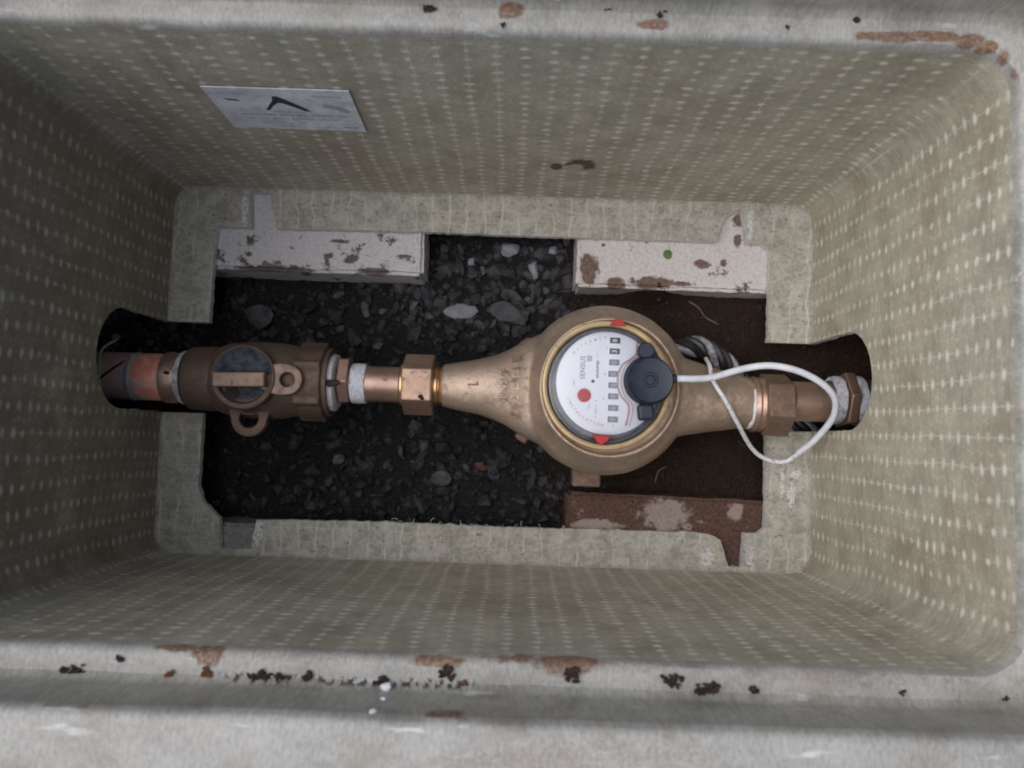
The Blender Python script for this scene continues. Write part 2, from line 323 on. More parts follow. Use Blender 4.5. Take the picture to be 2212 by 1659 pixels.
M['block_d'] = simple("grey_concrete", (0.24, 0.235, 0.22), 0.85, var=0.35, nscale=0.3, bump=0.8)
def soil():
    k = NT("soil")
    x, y, z = k.sep(k.pos)
    a = k.noise(0.05, detail=6, rough=0.7); b = k.noise(0.6, detail=4)
    f = k.ramp(k.math('ADD', x, k.math('MULTIPLY', a, 170)), 90, 190)
    c = k.mix(f, (0.012, 0.0115, 0.012), (0.024, 0.014, 0.010))
    c = k.mix(k.ramp(b, 0.4, 0.7), c, k.mix(f, (0.030, 0.029, 0.031), (0.050, 0.031, 0.023)))
    k.bump(k.math('ADD', b, a), 2.5)
    return k.fin(c, 0.85, 0, 0.25)
M['soil'] = soil()
def stone_mat(name, a, b, rough=0.6):
    k = NT(name)
    oi = k.t.nodes.new("ShaderNodeObjectInfo")
    n = k.noise(0.15, detail=5); g = k.noise(1.2, detail=2)
    v = k.t.nodes.new("ShaderNodeAttribute"); v.attribute_name = "shade"
    f = k.math('ADD', k.math('MULTIPLY', v.outputs['Fac'], 0.85), k.math('MULTIPLY', k.math('SUBTRACT', k.math('ADD', k.math('MULTIPLY', n, .7), k.math('MULTIPLY', g, .3)), 0.42), 0.35))
    k.bump(k.math('ADD', n, g), 0.5)
    return k.fin(k.mix(f, a, b), rough, 0, 0.4)
M['gravel'] = stone_mat("dark_gravel", (0.011, 0.011, 0.0125), (0.13, 0.13, 0.145))
M['stone'] = stone_mat("grey_stone", (0.022, 0.023, 0.026), (0.62, 0.64, 0.74))
M['stonebrown'] = simple("brown_stone", (0.10, 0.045, 0.03), 0.8, var=0.3)

# ------------------------------------------------------------------ mesh helpers (all in mm)
def raw(name, verts, faces, mats, parent=None, smooth=True, angle=35):
    me = bpy.data.meshes.new(name)
    me.from_pydata([(v[0] * S, v[1] * S, v[2] * S) for v in verts], [], faces)
    bm = bmesh.new(); bm.from_mesh(me); bmesh.ops.recalc_face_normals(bm, faces=bm.faces); bm.to_mesh(me); bm.free()
    for m in (mats if isinstance(mats, (list, tuple)) else [mats]): me.materials.append(m)
    if smooth:
        me.shade_smooth(); me.set_sharp_from_angle(angle=rad(angle))
    o = bpy.data.objects.new(name, me); COL.objects.link(o)
    if parent: o.parent = parent
    return o
def tag(o, label=None, cat=None, group=None, kind=None):
    if label: o['label'] = label
    if cat: o['category'] = cat
    if group: o['group'] = group
    if kind: o['kind'] = kind
    return o
def thing(name, label, cat, group=None):
    o = bpy.data.objects.new(name, None); o.empty_display_size = 0.02; COL.objects.link(o)
    return tag(o, label, cat, group)
def bevel(o, wd, seg=2, ang=30):
    m = o.modifiers.new("bevel", 'BEVEL'); m.width = wd * S; m.segments = seg; m.limit_method = 'ANGLE'; m.angle_limit = rad(ang)
    return o
class MB:
    def __init__(s): s.v = []; s.f = []
    def add(s, v, f):
        n = len(s.v); s.v += [tuple(p) for p in v]; s.f += [tuple(i + n for i in q) for q in f]; return s
    def build(s, name, mat, parent=None, **k): return raw(name, s.v, s.f, mat, parent, **k)
def frame_from(axis):
    a = Vector(axis).normalized(); t = Vector((0, 0, 1)) if abs(a.z) < 0.9 else Vector((0, 1, 0))
    u = (t - a * t.dot(a)).normalized(); return a, u, a.cross(u)
def lathe(prof, c=(0, 0, 0), axis=(0, 0, 1), n=64, closed=False, jit=0.0):
    """prof: (r, h) pairs along the axis; r = 0 closes the end"""
    a, u, w_ = frame_from(axis); c = Vector(c); V = []; F = []; rows = []
    for (r, h) in prof:
        if r <= 1e-6: rows.append([len(V)]); V.append(c + a * h)
        else:
            rows.append(list(range(len(V), len(V) + n)))
            for i in range(n):
                t = 2 * math.pi * i / n; d = u * math.cos(t) + w_ * math.sin(t)
                rr = r + (jit * (noise.noise(Vector((d.x * 3, d.y * 3, d.z * 3 + h * .2)))) if jit else 0)
                V.append(c + a * h + d * rr)
    pairs = list(zip(rows, rows[1:])) + ([(rows[-1], rows[0])] if closed else [])
    for A, B in pairs:
        if len(A) == 1 and len(B) == 1: continue
        for i in range(n):
            j = (i + 1) % n
            if len(A) == 1: F.append((A[0], B[i], B[j]))
            elif len(B) == 1: F.append((A[i], A[j], B[0]))
            else: F.append((A[i], A[j], B[j], B[i]))
    return V, F
def prism(poly, h0, h1, origin=(0, 0, 0), axis=(0, 0, 1), hole=None):
    """poly 2D (u, v) extruded from h0 to h1; hole = inner loop with as many points.  For axis z, (u,v) = (x,y)."""
    if tuple(axis) == (0, 0, 1): P = lambda p, h: Vector(origin) + Vector((p[0], p[1], h))
    elif tuple(axis) == (1, 0, 0): P = lambda p, h: Vector(origin) + Vector((h, p[0], p[1]))
    else: P = lambda p, h: Vector(origin) + Vector((p[0], h, p[1]))
    n = len(poly); V = [P(p, h0) for p in poly] + [P(p, h1) for p in poly]; F = []
    for i in range(n):
        j = (i + 1) % n; F.append((i, j, n + j, n + i))
    if hole:
        b = len(V); V += [P(p, h0) for p in hole] + [P(p, h1) for p in hole]
        for i in range(n):
            j = (i + 1) % n
            F += [(b + i, b + n + i, b + n + j, b + j), (i, b + i, b + j, j), (n + i, n + j, b + n + j, b + n + i)]
    else: F += [tuple(range(n))[::-1], tuple(range(n, 2 * n))]
    return V, F
def circ(cx, cy, r, n, a0=0.0): return [(cx + r * math.cos(a0 + 2 * math.pi * i / n), cy + r * math.sin(a0 + 2 * math.pi * i / n)) for i in range(n)]
def catmull(P, k=8):
    P = [Vector(p) for p in P]; Q = [P[0] * 2 - P[1]] + P + [P[-1] * 2 - P[-2]]; out = []
    for i in range(1, len(Q) - 2):
        a, b, c, d = Q[i - 1], Q[i], Q[i + 1], Q[i + 2]
        for j in range(k):
            t = j / k
            out.append(0.5 * ((2 * b) + (c - a) * t + (2 * a - 5 * b + 4 * c - d) * t * t + (3 * b - a - 3 * c + d) * t ** 3))
    out.append(Q[-2]); return out
def tube(P, r, n=12, smooth=8, cap=True):
    R = r if callable(r) else (lambda t: r)
    C = catmull(P, smooth) if smooth else [Vector(p) for p in P]
    m = len(C); V = []; F = []; up = None
    for i, p in enumerate(C):
        t = (C[min(i + 1, m - 1)] - C[max(i - 1, 0)]).normalized()
        if up is None: up = Vector((0, 0, 1)) if abs(t.z) < 0.9 else Vector((1, 0, 0))
        u = (up - t * up.dot(t)).normalized(); w_ = t.cross(u); up = u
        rr = R(i / (m - 1))
        for k in range(n):
            a = 2 * math.pi * k / n; V.append(p + (u * math.cos(a) + w_ * math.sin(a)) * rr)
    for i in range(m - 1):
        for k in range(n):
            q = (k + 1) % n; F.append((i * n + k, i * n + q, (i + 1) * n + q, (i + 1) * n + k))
    if cap: F += [tuple(range(n))[::-1], tuple(range((m - 1) * n, m * n))]
    return V, F
def box(cx, cy, cz, sx, sy, sz, rz=0.0):
    V = []; c, s_ = math.cos(rz), math.sin(rz)
    for x in (-.5, .5):
        for y in (-.5, .5):
            for z in (-.5, .5):
                X, Y = x * sx, y * sy; V.append((cx + X * c - Y * s_, cy + X * s_ + Y * c, cz + z * sz))
    return V, [(0, 1, 3, 2), (4, 6, 7, 5), (0, 4, 5, 1), (2, 3, 7, 6), (0, 2, 6, 4), (1, 5, 7, 3)]
def evaluated(o):
    dg = bpy.context.evaluated_depsgraph_get(); dg.update()
    return bpy.data.meshes.new_from_object(o.evaluated_get(dg))
def apply_mods(o):
    me = evaluated(o); old = o.data; o.modifiers.clear(); o.data = me; bpy.data.meshes.remove(old); return o
def cut(o, cutters):
    for c in cutters:
        m = o.modifiers.new("cut", 'BOOLEAN'); m.operation = 'DIFFERENCE'; m.object = c; m.solver = 'EXACT'
        if hasattr(m, 'material_mode'): m.material_mode = 'TRANSFER'
    apply_mods(o)
    for c in cutters: bpy.data.objects.remove(c, do_unlink=True)
def text_mesh(body, size, mat, mtx, parent, name='lettering', extrude=0.03, spacing=1.0, bold=0.0):
    cu = bpy.data.curves.new("text", 'FONT'); cu.body = body; cu.size = size; cu.extrude = extrude; cu.align_x = 'CENTER'; cu.align_y = 'CENTER'
    cu.space_character = spacing; cu.offset = bold; cu.resolution_u = 3
    t = bpy.data.objects.new("text", cu); COL.objects.link(t)
    me = evaluated(t); bpy.data.objects.remove(t, do_unlink=True)
    me.transform(Matrix.Scale(S, 4) @ mtx); me.materials.clear(); me.materials.append(mat)
    o = bpy.data.objects.new(name, me); COL.objects.link(o); o.parent = parent; return o
def jitter_poly(P, step, amp, seed=0.0):
    out = []
    for i in range(len(P)):
        a = Vector((*P[i], 0)); b = Vector((*P[(i + 1) % len(P)], 0)); n = max(1, int((b - a).length / step))
        nrm = Vector((-(b - a).y, (b - a).x, 0)).normalized()
        for k in range(n):
            q = a + (b - a) * k / n; d = amp * (noise.noise(q * 0.25 + Vector((seed, 0, 0))) + 0.6 * noise.noise(q * 0.9 + Vector((0, seed, 0)))) if k else 0
            q = q + nrm * d; out.append((q.x, q.y))
    return out

# ------------------------------------------------------------------ ground: pit floor, earth banks, surface
FL = -250.0
def floor_z(x, y):
    p = Vector((x, y, 0))
    z = FL + 5 * noise.noise(p * 0.012) + 3.0 * noise.noise(p * 0.05) + 1.6 * noise.noise(p * 0.16) + 0.8 * noise.noise(p * 0.4)
    t = min(1, max(0, (x - 70) / 60)); z += t * (11 + 3.5 * noise.noise(p * 0.035 + Vector((9, 0, 0))) + 2 * noise.noise(p * 0.09))
    z += 27 * math.exp(-((x - 112) / 20) ** 2 - ((y - 68) / 8) ** 2) * (1 + 0.3 * noise.noise(p * 0.15))
    t2 = min(1, max(0, (x - 205) / 60)); z += t2 * 22
    t3 = min(1, max(0, (-x - 215) / 40)); z += t3 * 40
    return z
def build_ground():
    V = []; F = []; A, B, st = 296, 190, 3.7
    nx = int(2 * A / st); ny = int(2 * B / st)
    for j in range(ny + 1):
        for i in range(nx + 1):
            x = -A + 2 * A * i / nx; y = -B + 2 * B * j / ny; V.append((x, y, floor_z(x, y)))
    for j in range(ny):
        for i in range(nx):
            a = j * (nx + 1) + i; F.append((a, a + 1, a + nx + 2, a + nx + 1))
    idx = [i for i in range(nx + 1)] + [j * (nx + 1) + nx for j in range(1, ny + 1)] + [ny * (nx + 1) + i for i in range(nx - 1, -1, -1)] + [j * (nx + 1) for j in range(ny - 1, 0, -1)]
    ring = idx
    for (a, b, z, nz) in ((297, 191, -150, 5), (296, 190, -75, 5), (259, 167, -48, 1), (257, 165, -10, 1), (262, 170, 2, 2), (330, 240, 6, 5), (600, 520, 5, 12), (3000, 3000, -20, 0), (60000, 60000, -30, 0)):
        new = []
        for q in ring if ring is idx else idx:
            x0, y0, _ = V[q]; p = Vector((x0 / A * a, y0 / B * b, z)); d = nz * noise.noise(p * 0.03)
            new.append(len(V)); V.append((p.x + d * .4 * (z < 0) * (1 if x0 > 0 else -1) * (z < -50), p.y, z + d * (z > -20)))
        for i in range(len(idx)):
            k = (i + 1) % len(idx); F.append((ring[i], ring[k], new[k], new[i]))
        ring = new
    o = raw("ground", V, F, M['soil'], smooth=True, angle=60); tag(o, kind='structure')
build_ground()

def rock(r, seed, flat=0.6, sub=1):
    """angular pebble: icosphere cut by random planes"""
    rg = random.Random(seed); bm = bmesh.new(); bmesh.ops.create_icosphere(bm, subdivisions=sub, radius=1.0)
    pl = [(Vector((rg.gauss(0, 1), rg.gauss(0, 1), rg.gauss(0, 1))).normalized(), rg.uniform(0.4, 0.75)) for _ in range(6 if sub < 2 else 11)]
    sx, sy = rg.uniform(0.75, 1.25), rg.uniform(0.6, 1.0)
    V = []
    for v in bm.verts:
        p = v.co.copy()
        for n_, d in pl:
            e = p.dot(n_)
            if e > d: p -= n_ * (e - d)
        p *= 1 + 0.12 * noise.noise(p * 2 + Vector((seed * 1.7, 0, 0)))
        V.append(Vector((p.x * sx * r, p.y * sy * r, p.z * flat * r)))
    F = [tuple(v.index for v in f.verts) for f in bm.faces]; bm.free(); return V, F
lib = [rock(1.0, s, 0.55 + 0.3 * (s % 3) / 2) for s in range(24)]
def add_shade(me, vals):
    at = me.attributes.new("shade", 'FLOAT', 'POINT'); at.data.foreach_set("value", vals)
def build_gravel():
    mb = MB(); sh = []; rg = random.Random(3)
    def put(x, y, r, s):
        V, F = lib[rg.randrange(24)]; q = Matrix.Rotation(rg.uniform(0, 6.28), 3, 'Z') @ Matrix.Rotation(rg.uniform(-.7, .7), 3, 'X') @ Matrix.Rotation(rg.uniform(-.7, .7), 3, 'Y')
        z = floor_z(x, y) - r * 0.02; mb.add([(q @ v) * r + Vector((x, y, z)) for v in V], F); sh.extend([s] * len(V))
    for _ in range(4600):
        x = rg.uniform(-285, 285) if rg.random() < 0.25 else rg.uniform(-285, 95); y = rg.uniform(-140, 140)
        if rg.random() < min(0.8, max(0, (x + 14 * noise.noise(Vector((x, y, 0)) * .05) - 45) / 70)): continue
        r = 1.3 + 4.2 * rg.random() ** 2.6
        s = rg.random() ** 3 * 0.34 + (0.45 if rg.random() < 0.02 else 0)
        if (y > 38 and -70 < x < 62) or x < -205: s = s * 1.5 + 0.06; r *= 1.25
        put(x, y, r * (0.6 if x > 80 else 1), s)
    for _ in range(420):
        x = rg.uniform(-190, 55); y = rg.uniform(-120, 120); put(x, y, rg.uniform(4.5, 8.5), rg.random() ** 2 * 0.3 + (0.14 if y > 35 and x > -70 else 0))
    for _ in range(70):
        put(rg.uniform(-66, 60), rg.uniform(38, 99), rg.uniform(4, 9.5), rg.uniform(0.10, 0.50))
    for _ in range(26):
        put(rg.uniform(-70, 24), rg.uniform(34, 60), rg.uniform(4, 8), rg.uniform(0.04, 0.28))
    for _ in range(90):
        put(rg.uniform(-287, -214), rg.uniform(9, 36), rg.uniform(1.5, 4.2), rg.uniform(0.25, 0.9))
    for _ in range(900):
        x = rg.uniform(75, 260); y = rg.uniform(-76, 64); put(x, y, 0.8 + 2.4 * rg.random() ** 3, 0.02 + 0.12 * rg.random() ** 3)
    o = mb.build("gravel", M['gravel'], smooth=False); add_shade(o.data, sh)
    tag(o, "dark wet gravel covering the floor under the meter", "gravel", kind='stuff')
build_gravel()
STONES = [  # x, y, radius x, radius y, turn, shade, label
    (10.9, 95, 7.5, 5.5, 0.3, 0.75, "pale grey pointed stone beside the box edge between the two white blocks"),
    (29.2, 82.6, 6.5, 11, 0.05, 0.62, "large oval pale stone standing next to the right white block"),
    (42.6, 95.5, 4, 3.6, 0.8, 0.8, "small white stone close to the end of the right white block"),
    (-16.4, 84.8, 4.6, 5, 0.7, 0.6, "small grey triangular stone right of the left white block"),
    (-6.6, 79, 3.5, 6.2, -0.5, 0.3, "narrow slanting grey stone near the small triangular one"),
    (-34.2, 79.8, 5.5, 7, -0.6, 0.18, "dull greenish stone just off the end of the left white block"),
    (-35.9, 93.9, 3, 4.2, 0.2, 0.2, "small dark upright stone at the corner of the left white block"),
    (-25.8, 49.4, 12.5, 5.8, 0.15, 0.52, "long pale bluish stone lying left of the big dark flat stone"),
    (-44.8, 46.4, 5, 3, -0.3, 0.3, "small tapered stone touching the long bluish stone"),
    (12, 47.5, 17, 9.5, -0.25, 0.13, "big dark flat stone against the upper left of the meter body"),
    (-90.3, 47.4, 5, 7, 0.5, 0.27, "grey angular stone in the gravel above the valve's right end"),
    (-78.3, 47, 3.6, 3, 0.1, 0.3, "small round grey stone beside the grey angular stone"),
    (-111.1, 58, 5, 2.8, 0.4, 0.25, "pale elongated pebble in the gravel under the left white block"),
    (-104.6, -58.7, 6, 4, 0.45, 0.32, "pale four-sided stone in the gravel below the valve"),
    (-61.2, -52.6, 3.6, 4.4, 0.2, 0.16, "dark rounded stone below the hexagonal nut"),
    (-44.8, -48.5, 4, 5.6, 0.1, 0.15, "upright dark grey stone below the meter's narrow neck"),
    (-32, -72, 8, 6.5, 0.2, 0.12, "broad dark slab in the gravel below the meter's narrow neck"),
    (-250.4, 19.2, 4.6, 2.6, -0.3, 0.6, "pale sliver of stone above the copper pipe in the left opening"),
    (-263.9, 26, 3.5, 4.2, 0.4, 0.4, "small grey stone in the upper corner of the left opening"),
    (-277, 23.7, 3.2, 3.6, 0.9, 0.5, "outermost pale stone in the left opening behind the pipe"),
    (-167, 40, 15, 9, 0.1, 0.10, "large dim rounded stone above the valve in the dark corner"),
    (-108.7, 33, 6.5, 3.6, 0.0, 0.2, "flat grey stone tucked against the top of the valve body"),
    (16, 62, 8, 5, -0.5, 0.14, "dark wedge-shaped stone above the big flat stone"),
]
for i, (x, y, rx, ry, rot, sh, lab) in enumerate(STONES):
    sh = sh * 0.35 if sh < 0.35 else sh * 0.75
    V, F = rock(1.0, 100 + i, 0.6, 2); q = Matrix.Rotation(rot, 3, 'Z'); z = floor_z(x, y) + min(rx, ry) * 0.45
    V = [q @ Vector((v.x * rx * 1.15, v.y * ry * 1.25, v.z * min(rx, ry) * 1.6)) for v in V]
    o = raw("stone", V, F, M['stone'], smooth=False); o.location = (x * S, y * S, z * S); add_shade(o.data, [sh] * len(V))
    tag(o, lab, "stone", "larger stones lying in the gravel")
V, F = rock(5.2, 55, 0.7, 2); o = raw("stone", V, F, M['stonebrown'], smooth=True, angle=22); o.location = (-4.4 * S, -61.3 * S, (floor_z(-4.4, -61.3) + 2) * S)
tag(o, "reddish brown stone in the dark gravel below the meter neck", "stone", "larger stones lying in the gravel")
# twigs / roots in the soil
for P, lab in (([(139.3, 59.9), (146, 55), (151, 49), (159.6, 43.9)], "thin straw-coloured root lying on the brown soil above the meter outlet"),
               ([(118, -68), (121, -60), (126, -57)], "short pale root on the soil below the meter body")):
    mb = MB().add(*tube([(x, y, floor_z(x, y) + 1.5 + 1.0 * i % 2) for i, (x, y) in enumerate(P)], 0.45, 6, 5))
    tag(mb.build("root", M['twig']), lab, "root")

# ------------------------------------------------------------------ concrete blocks under the box
def block(x0, x1, y0, y1, rz, mat, label, top=-217.6, h=62):
    nx, ny, nz = 44, 16, 10; cx, cy = (x0 + x1) / 2, (y0 + y1) / 2; bm = bmesh.new()
    bmesh.ops.create_cube(bm, size=1.0)
    bmesh.ops.scale(bm, verts=bm.verts, vec=(x1 - x0, y1 - y0, h))
    es = list(bm.edges)
    bmesh.ops.bevel(bm, geom=es, offset=2.2, segments=2, affect='EDGES')
    for ax, n in ((0, 60), (1, 26), (2, 14)):
        lo = min(v.co[ax] for v in bm.verts); hi = max(v.co[ax] for v in bm.verts)
        for i in range(1, n):
            co = [0, 0, 0]; no = [0, 0, 0]; co[ax] = lo + (hi - lo) * i / n; no[ax] = 1
            bmesh.ops.bisect_plane(bm, geom=bm.verts[:] + bm.edges[:] + bm.faces[:], plane_co=co, plane_no=no, dist=1e-4)
    q = Matrix.Rotation(rz, 3, 'Z'); V = []
    for v in bm.verts:
        p = q @ v.co + Vector((cx, cy, top - h / 2)); e = 0.9 * noise.noise(p * 0.08) + 0.8 * noise.noise(p * 0.3) + 0.4 * noise.noise(p * 0.9)
        p2 = p + v.co.normalized() * e
        if v.co.z > h / 2 - 3: p2.z = min(p2.z, top)
        V.append(p2)
    bm.verts.index_update(); F = [tuple(v.index for v in f.verts) for f in bm.faces]; bm.free()
    return tag(raw("concrete_block", V, F, mat, smooth=True, angle=40), label, "block", "concrete blocks under the box")
block(-262, -46.5, 68.5, 171, -0.004, M['block_a'], "clean white concrete block under the upper left of the box flange")
block(58.2, 274, 63.6, 166, -0.008, M['block_b'], "white concrete block with brown earth and a green leaf, upper right")
block(55, 270, -180, -76.5, -0.018, M['block_c'], "rust brown concrete block under the lower right of the box flange")
block(-262, -120, -190, -103, 0.0, M['block_d'], "grey concrete block glimpsed through the lower left slot of the flange")

# ------------------------------------------------------------------ the glass-fibre meter box
boxroot = thing("meter_box", "beige glass-fibre box with stitched weave walls and stained pale rim", "meter box")
def rrect(a, b, r, z, nc=8, nl=26, ns=15):
    P = []
    for (sx, sy, a0) in ((1, -1, -90), (1, 1, 0), (-1, 1, 90), (-1, -1, 180)):
        cx, cy = sx * (a - r), sy * (b - r)
        for i in range(nc + 1):
            t = rad(a0 + 90 * i / nc); P.append((cx + r * math.cos(t), cy + r * math.sin(t)))
        # straight run to the next corner
        nxt = {(1, -1): (a, b - r), (1, 1): (-(a - r), b), (-1, 1): (-a, -(b - r)), (-1, -1): (a - r, -b)}[(sx, sy)]
        n = ns if (sx, sy) in ((1, -1), (-1, 1)) else nl; s0 = P[-1]
        for i in range(1, n): P.append((s0[0] + (nxt[0] - s0[0]) * i / n, s0[1] + (nxt[1] - s0[1]) * i / n))
    return [(x, y, z) for x, y in P]
LV = [(211.5, 119.3, 12, -212), (213.5, 121.3, 13.5, -211), (214.8, 122.6, 15, -208.5), (215, 122.8, 15, -204), (215, 122.8, 16, -150), (215.3, 122.8, 17, -100), (215.8, 122.8, 18, -50), (216.4, 122.8, 19, -6),
      (216.7, 123.1, 19, -3), (217.4, 124, 20, -1), (218.8, 125.8, 21, -0.1), (222, 129.8, 23, 0.0), (224.5, 132.2, 24, 0.4), (226.4, 134.2, 25, 2.2), (227, 134.8, 25, 5), (227.5, 135.3, 25, 25), (228, 135.8, 26, 28.2),
      (229.2, 137, 27, 29.6), (231, 138.8, 28, 30), (246, 153.8, 34, 30), (251, 159, 36, 29), (252.5, 160.5, 37, 26), (252.5, 160.5, 37, -40), (248, 156, 34, -40), (222, 129.8, 24, -6), (220, 127.8, 22, -12), (220, 127.8, 20, -150), (220, 127.8, 20, -217)]
V = []; F = []; rows = []
for (a, b, r, z) in LV:
    L_ = rrect(a, b, r, z); rows.append(range(len(V), len(V) + len(L_)))
    for (x, y, zz) in L_:
        p = Vector((x, y, zz)); wv = 0.5 * noise.noise(Vector((x, y, zz)) * 0.02) + (0.35 * noise.noise(p * 0.12) if -8 < zz < 29 else 0)
        nrm = Vector((x / 1.6, y, 0)).normalized()
        V.append((x + nrm.x * wv, y + nrm.y * wv, zz + (0.35 * noise.noise(p * 0.1) if zz > -2 else 0)))
n = len(rows[0])
for A, B in zip(rows, rows[1:]):
    for i in range(n):
        j = (i + 1) % n; F.append((A[i], A[j], B[j], B[i]))
F.append(tuple(rows[0])[::-1]); F.append(tuple(rows[-1]))
shell = raw("shell", V, F, [M['wall'], M['cut']], smooth=False)
def cutter(V, F): return raw("cutter", V, F, [M['wall'], M['cut']], smooth=False)
def matset(o, i):
    for p in o.data.polygons: p.material_index = i
    return o
hole = jitter_poly([(187.2, 91), (181.5, 95.6), (171.5, 96), (168, 119.6), (157.5, 113.5), (153, 104), (151.5, 96.3), (28, 96.2), (-46, 97.0), (-146, 96.2), (-152.5, 120.6), (-165.5, 120.3), (-163.6, 96.2), (-186.2, 95.8), (-187.5, 86),
                    (-189, -79), (-184.6, -89.5), (-174, -98.7), (-171.8, -119.4), (-152, -118.4), (-149.4, -99.4), (-61, -98.0), (20, -99.0), (138, -98.2), (150, -99.4), (157, -103), (162.2, -120.6), (170.6, -120.2), (172, -97.6), (181, -97.6), (185.6, -94)], 3.0, 0.8, 5.0)
c1 = matset(cutter(*prism(hole, -230, -209.0)), 1)
def notch(sx, top, hw0, hw1):
    P = [(-hw0, -240), (hw1, -240)]
    Q = [(hw1, -190)] + [((hw0 + hw1) / 2 * math.cos(t) + (hw1 - hw0) / 2, top - 31 + 31 * math.sin(t)) for t in [math.pi * i / 14 for i in range(15)]] + [(-hw0, -190)]
    P = jitter_poly([P[0], P[1]] + Q, 4.0, 0.9, 11.0 * sx)
    lo, hi = (160, 236) if sx > 0 else (-236, -160)
    return matset(cutter(*prism(P, lo, hi, axis=(1, 0, 0))), 1)
cut(shell, [c1, notch(-1, -126, 30, 30.6), notch(1, -124, 29.4, 29)])
# split into its mouldings
def centre(p): return p.center / S
bands = {'base_flange': [], 'end_wall_l': [], 'end_wall_r': [], 'side_wall_u': [], 'side_wall_d': [], 'ledge': [], 'riser': [], 'outer_rim': []}
me = shell.data
for p in me.polygons:
    c = p.center / S
    if c.z < -209.5: k = 'base_flange'
    elif abs(c.x) < 232 and abs(c.y) < 141 and c.z > 29.1: k = 'outer_rim'
    elif c.z > 26.5 or abs(c.x) > 229 or abs(c.y) > 137.5: k = 'outer_rim'
    elif c.z > 1.0: k = 'riser'
    elif c.z > -4.5: k = 'ledge'
    else:
        ex, ey = abs(c.x) - 215 + 18, abs(c.y) - 122.8 + 18
        k = ('end_wall_r' if c.x > 0 else 'end_wall_l') if ex > ey else ('side_wall_u' if c.y > 0 else 'side_wall_d')
    bands[k].append(p.index)
MATOF = {'base_flange': 'flange', 'ledge': 'rim', 'riser': 'riser', 'outer_rim': 'rim'}
NAMES = {'base_flange': 'base_flange', 'ledge': 'lid_ledge', 'riser': 'inner_riser', 'outer_rim': 'outer_rim', 'end_wall_l': 'end_wall', 'end_wall_r': 'end_wall', 'side_wall_u': 'side_wall', 'side_wall_d': 'side_wall'}
LAB = {'end_wall_l': "end wall in deep shade with a rounded pipe opening", 'end_wall_r': "brightly lit end wall with a rounded pipe opening", 'side_wall_u': "long wall carrying the paper sticker", 'side_wall_d': "long wall without a sticker"}
for k, idx in bands.items():
    vm = {}; V = []; F = []; mi = []
    for i in idx:
        p = me.polygons[i]; f = []
        for v in p.vertices:
            if v not in vm: vm[v] = len(V); V.append(tuple(me.vertices[v].co / S))
            f.append(vm[v])
        F.append(tuple(f)); mi.append(1 if p.material_index == 1 and k != 'outer_rim' else 0)
    m2 = bpy.data.meshes.new(NAMES[k]); m2.from_pydata([tuple(c * S for c in v) for v in V], [], F)
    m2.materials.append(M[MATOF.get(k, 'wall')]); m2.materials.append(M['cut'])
    m2.polygons.foreach_set("material_index", mi); m2.shade_smooth(); m2.set_sharp_from_angle(angle=rad(40))
    o = bpy.data.objects.new(NAMES[k], m2); COL.objects.link(o); o.parent = boxroot
    if k in LAB: o['label'] = LAB[k]
bpy.data.objects.remove(shell, do_unlink=True)
# paper sticker on the long wall
ST = [(-134.8, -54.7), (-64.4, -54.9), (-65.4, -103.8), (-135.9, -102.2)]
st = raw("sticker", *[x for x in prism(ST, 121.7, 122.15, axis=(0, 1, 0))], M['sticker'], boxroot, smooth=False); st['label'] = "pale blue-white paper sticker with faded print"
def sheet(polys, mat, name, parent, h=121.62):
    mb = MB()
    for P in polys: mb.add([(x, h, z) for x, z in P], [tuple(range(len(P)))])
    return mb.build(name, mat, parent, smooth=False)
sheet([[(-103.5, -62.8), (-101, -62.6), (-96, -68.5), (-91, -75), (-88.2, -79.6), (-91.5, -79.2), (-97, -73.6), (-100.5, -70.4), (-102.5, -70.2), (-106, -73.6), (-109.4, -79.2), (-111.2, -78.8), (-107.6, -72.5), (-104.6, -67.6)],
       [(-128.5, -66.2), (-122, -67.4), (-121, -69.4), (-127, -68.2)]], M['stickink'], "logo_print", st)
rg = random.Random(5); P = []
for (x0, x1, z0, hh, dens) in ((-126, -70, -83.5, 2.2, .92), (-122, -78, -88.4, 1.5, .8), (-118, -70, -94.5, 1.1, .6), (-112, -84, -98.5, 1.0, .6), (-84, -69, -61, 1.5, .8), (-108, -92, -80.0, 1.4, .9), (-129, -114, -60.0, 1.2, .6)):
    x = x0
    while x < x1:
        w_ = rg.uniform(0.5, 1.3)
        if rg.random() < dens: P.append([(x, z0), (x + w_, z0), (x + w_, z0 - hh), (x, z0 - hh)])
        x += w_ + rg.uniform(0.35, 0.8)
tag(sheet(P, M['stickpale'], "small_print", st), kind="stuff")
sheet([[(-80, -70), (-72, -73), (-68, -78), (-70, -80.5), (-76, -76), (-81, -73.5)], [(-77, -97), (-69, -97.6), (-69, -100), (-76, -99)]], M['stickpale'], "print_motif", st)
# frayed fibres at the cut edges
mb = MB(); rg = random.Random(8)
for _ in range(90):
    e = rg.choice([0, 1, 2, 3])
    if e == 0: x, y, z = 187 + rg.uniform(-1, 1), rg.uniform(-95, -40), -212
    elif e == 1: x, y, z = 172 + rg.uniform(-1, 4), rg.uniform(-119, -100), -212
    elif e == 2: x, y, z = rg.uniform(-60, 60), -98 + rg.uniform(-1, 1), -212
    else: x, y, z = rg.uniform(160, 176), -119.5, -212
    a = rg.uniform(0, 6.28); l = rg.uniform(1, 4.5); b = a + rg.uniform(-1, 1)
    mb.add(*tube([(x, y, z + .4), (x + l * .5 * math.cos(a), y + l * .5 * math.sin(a), z + .9), (x + l * math.cos(b), y + l * math.sin(b), z + .6)], 0.13, 4, 3))
tag(mb.build("frayed_fibre", M['cut'], boxroot), kind='stuff')

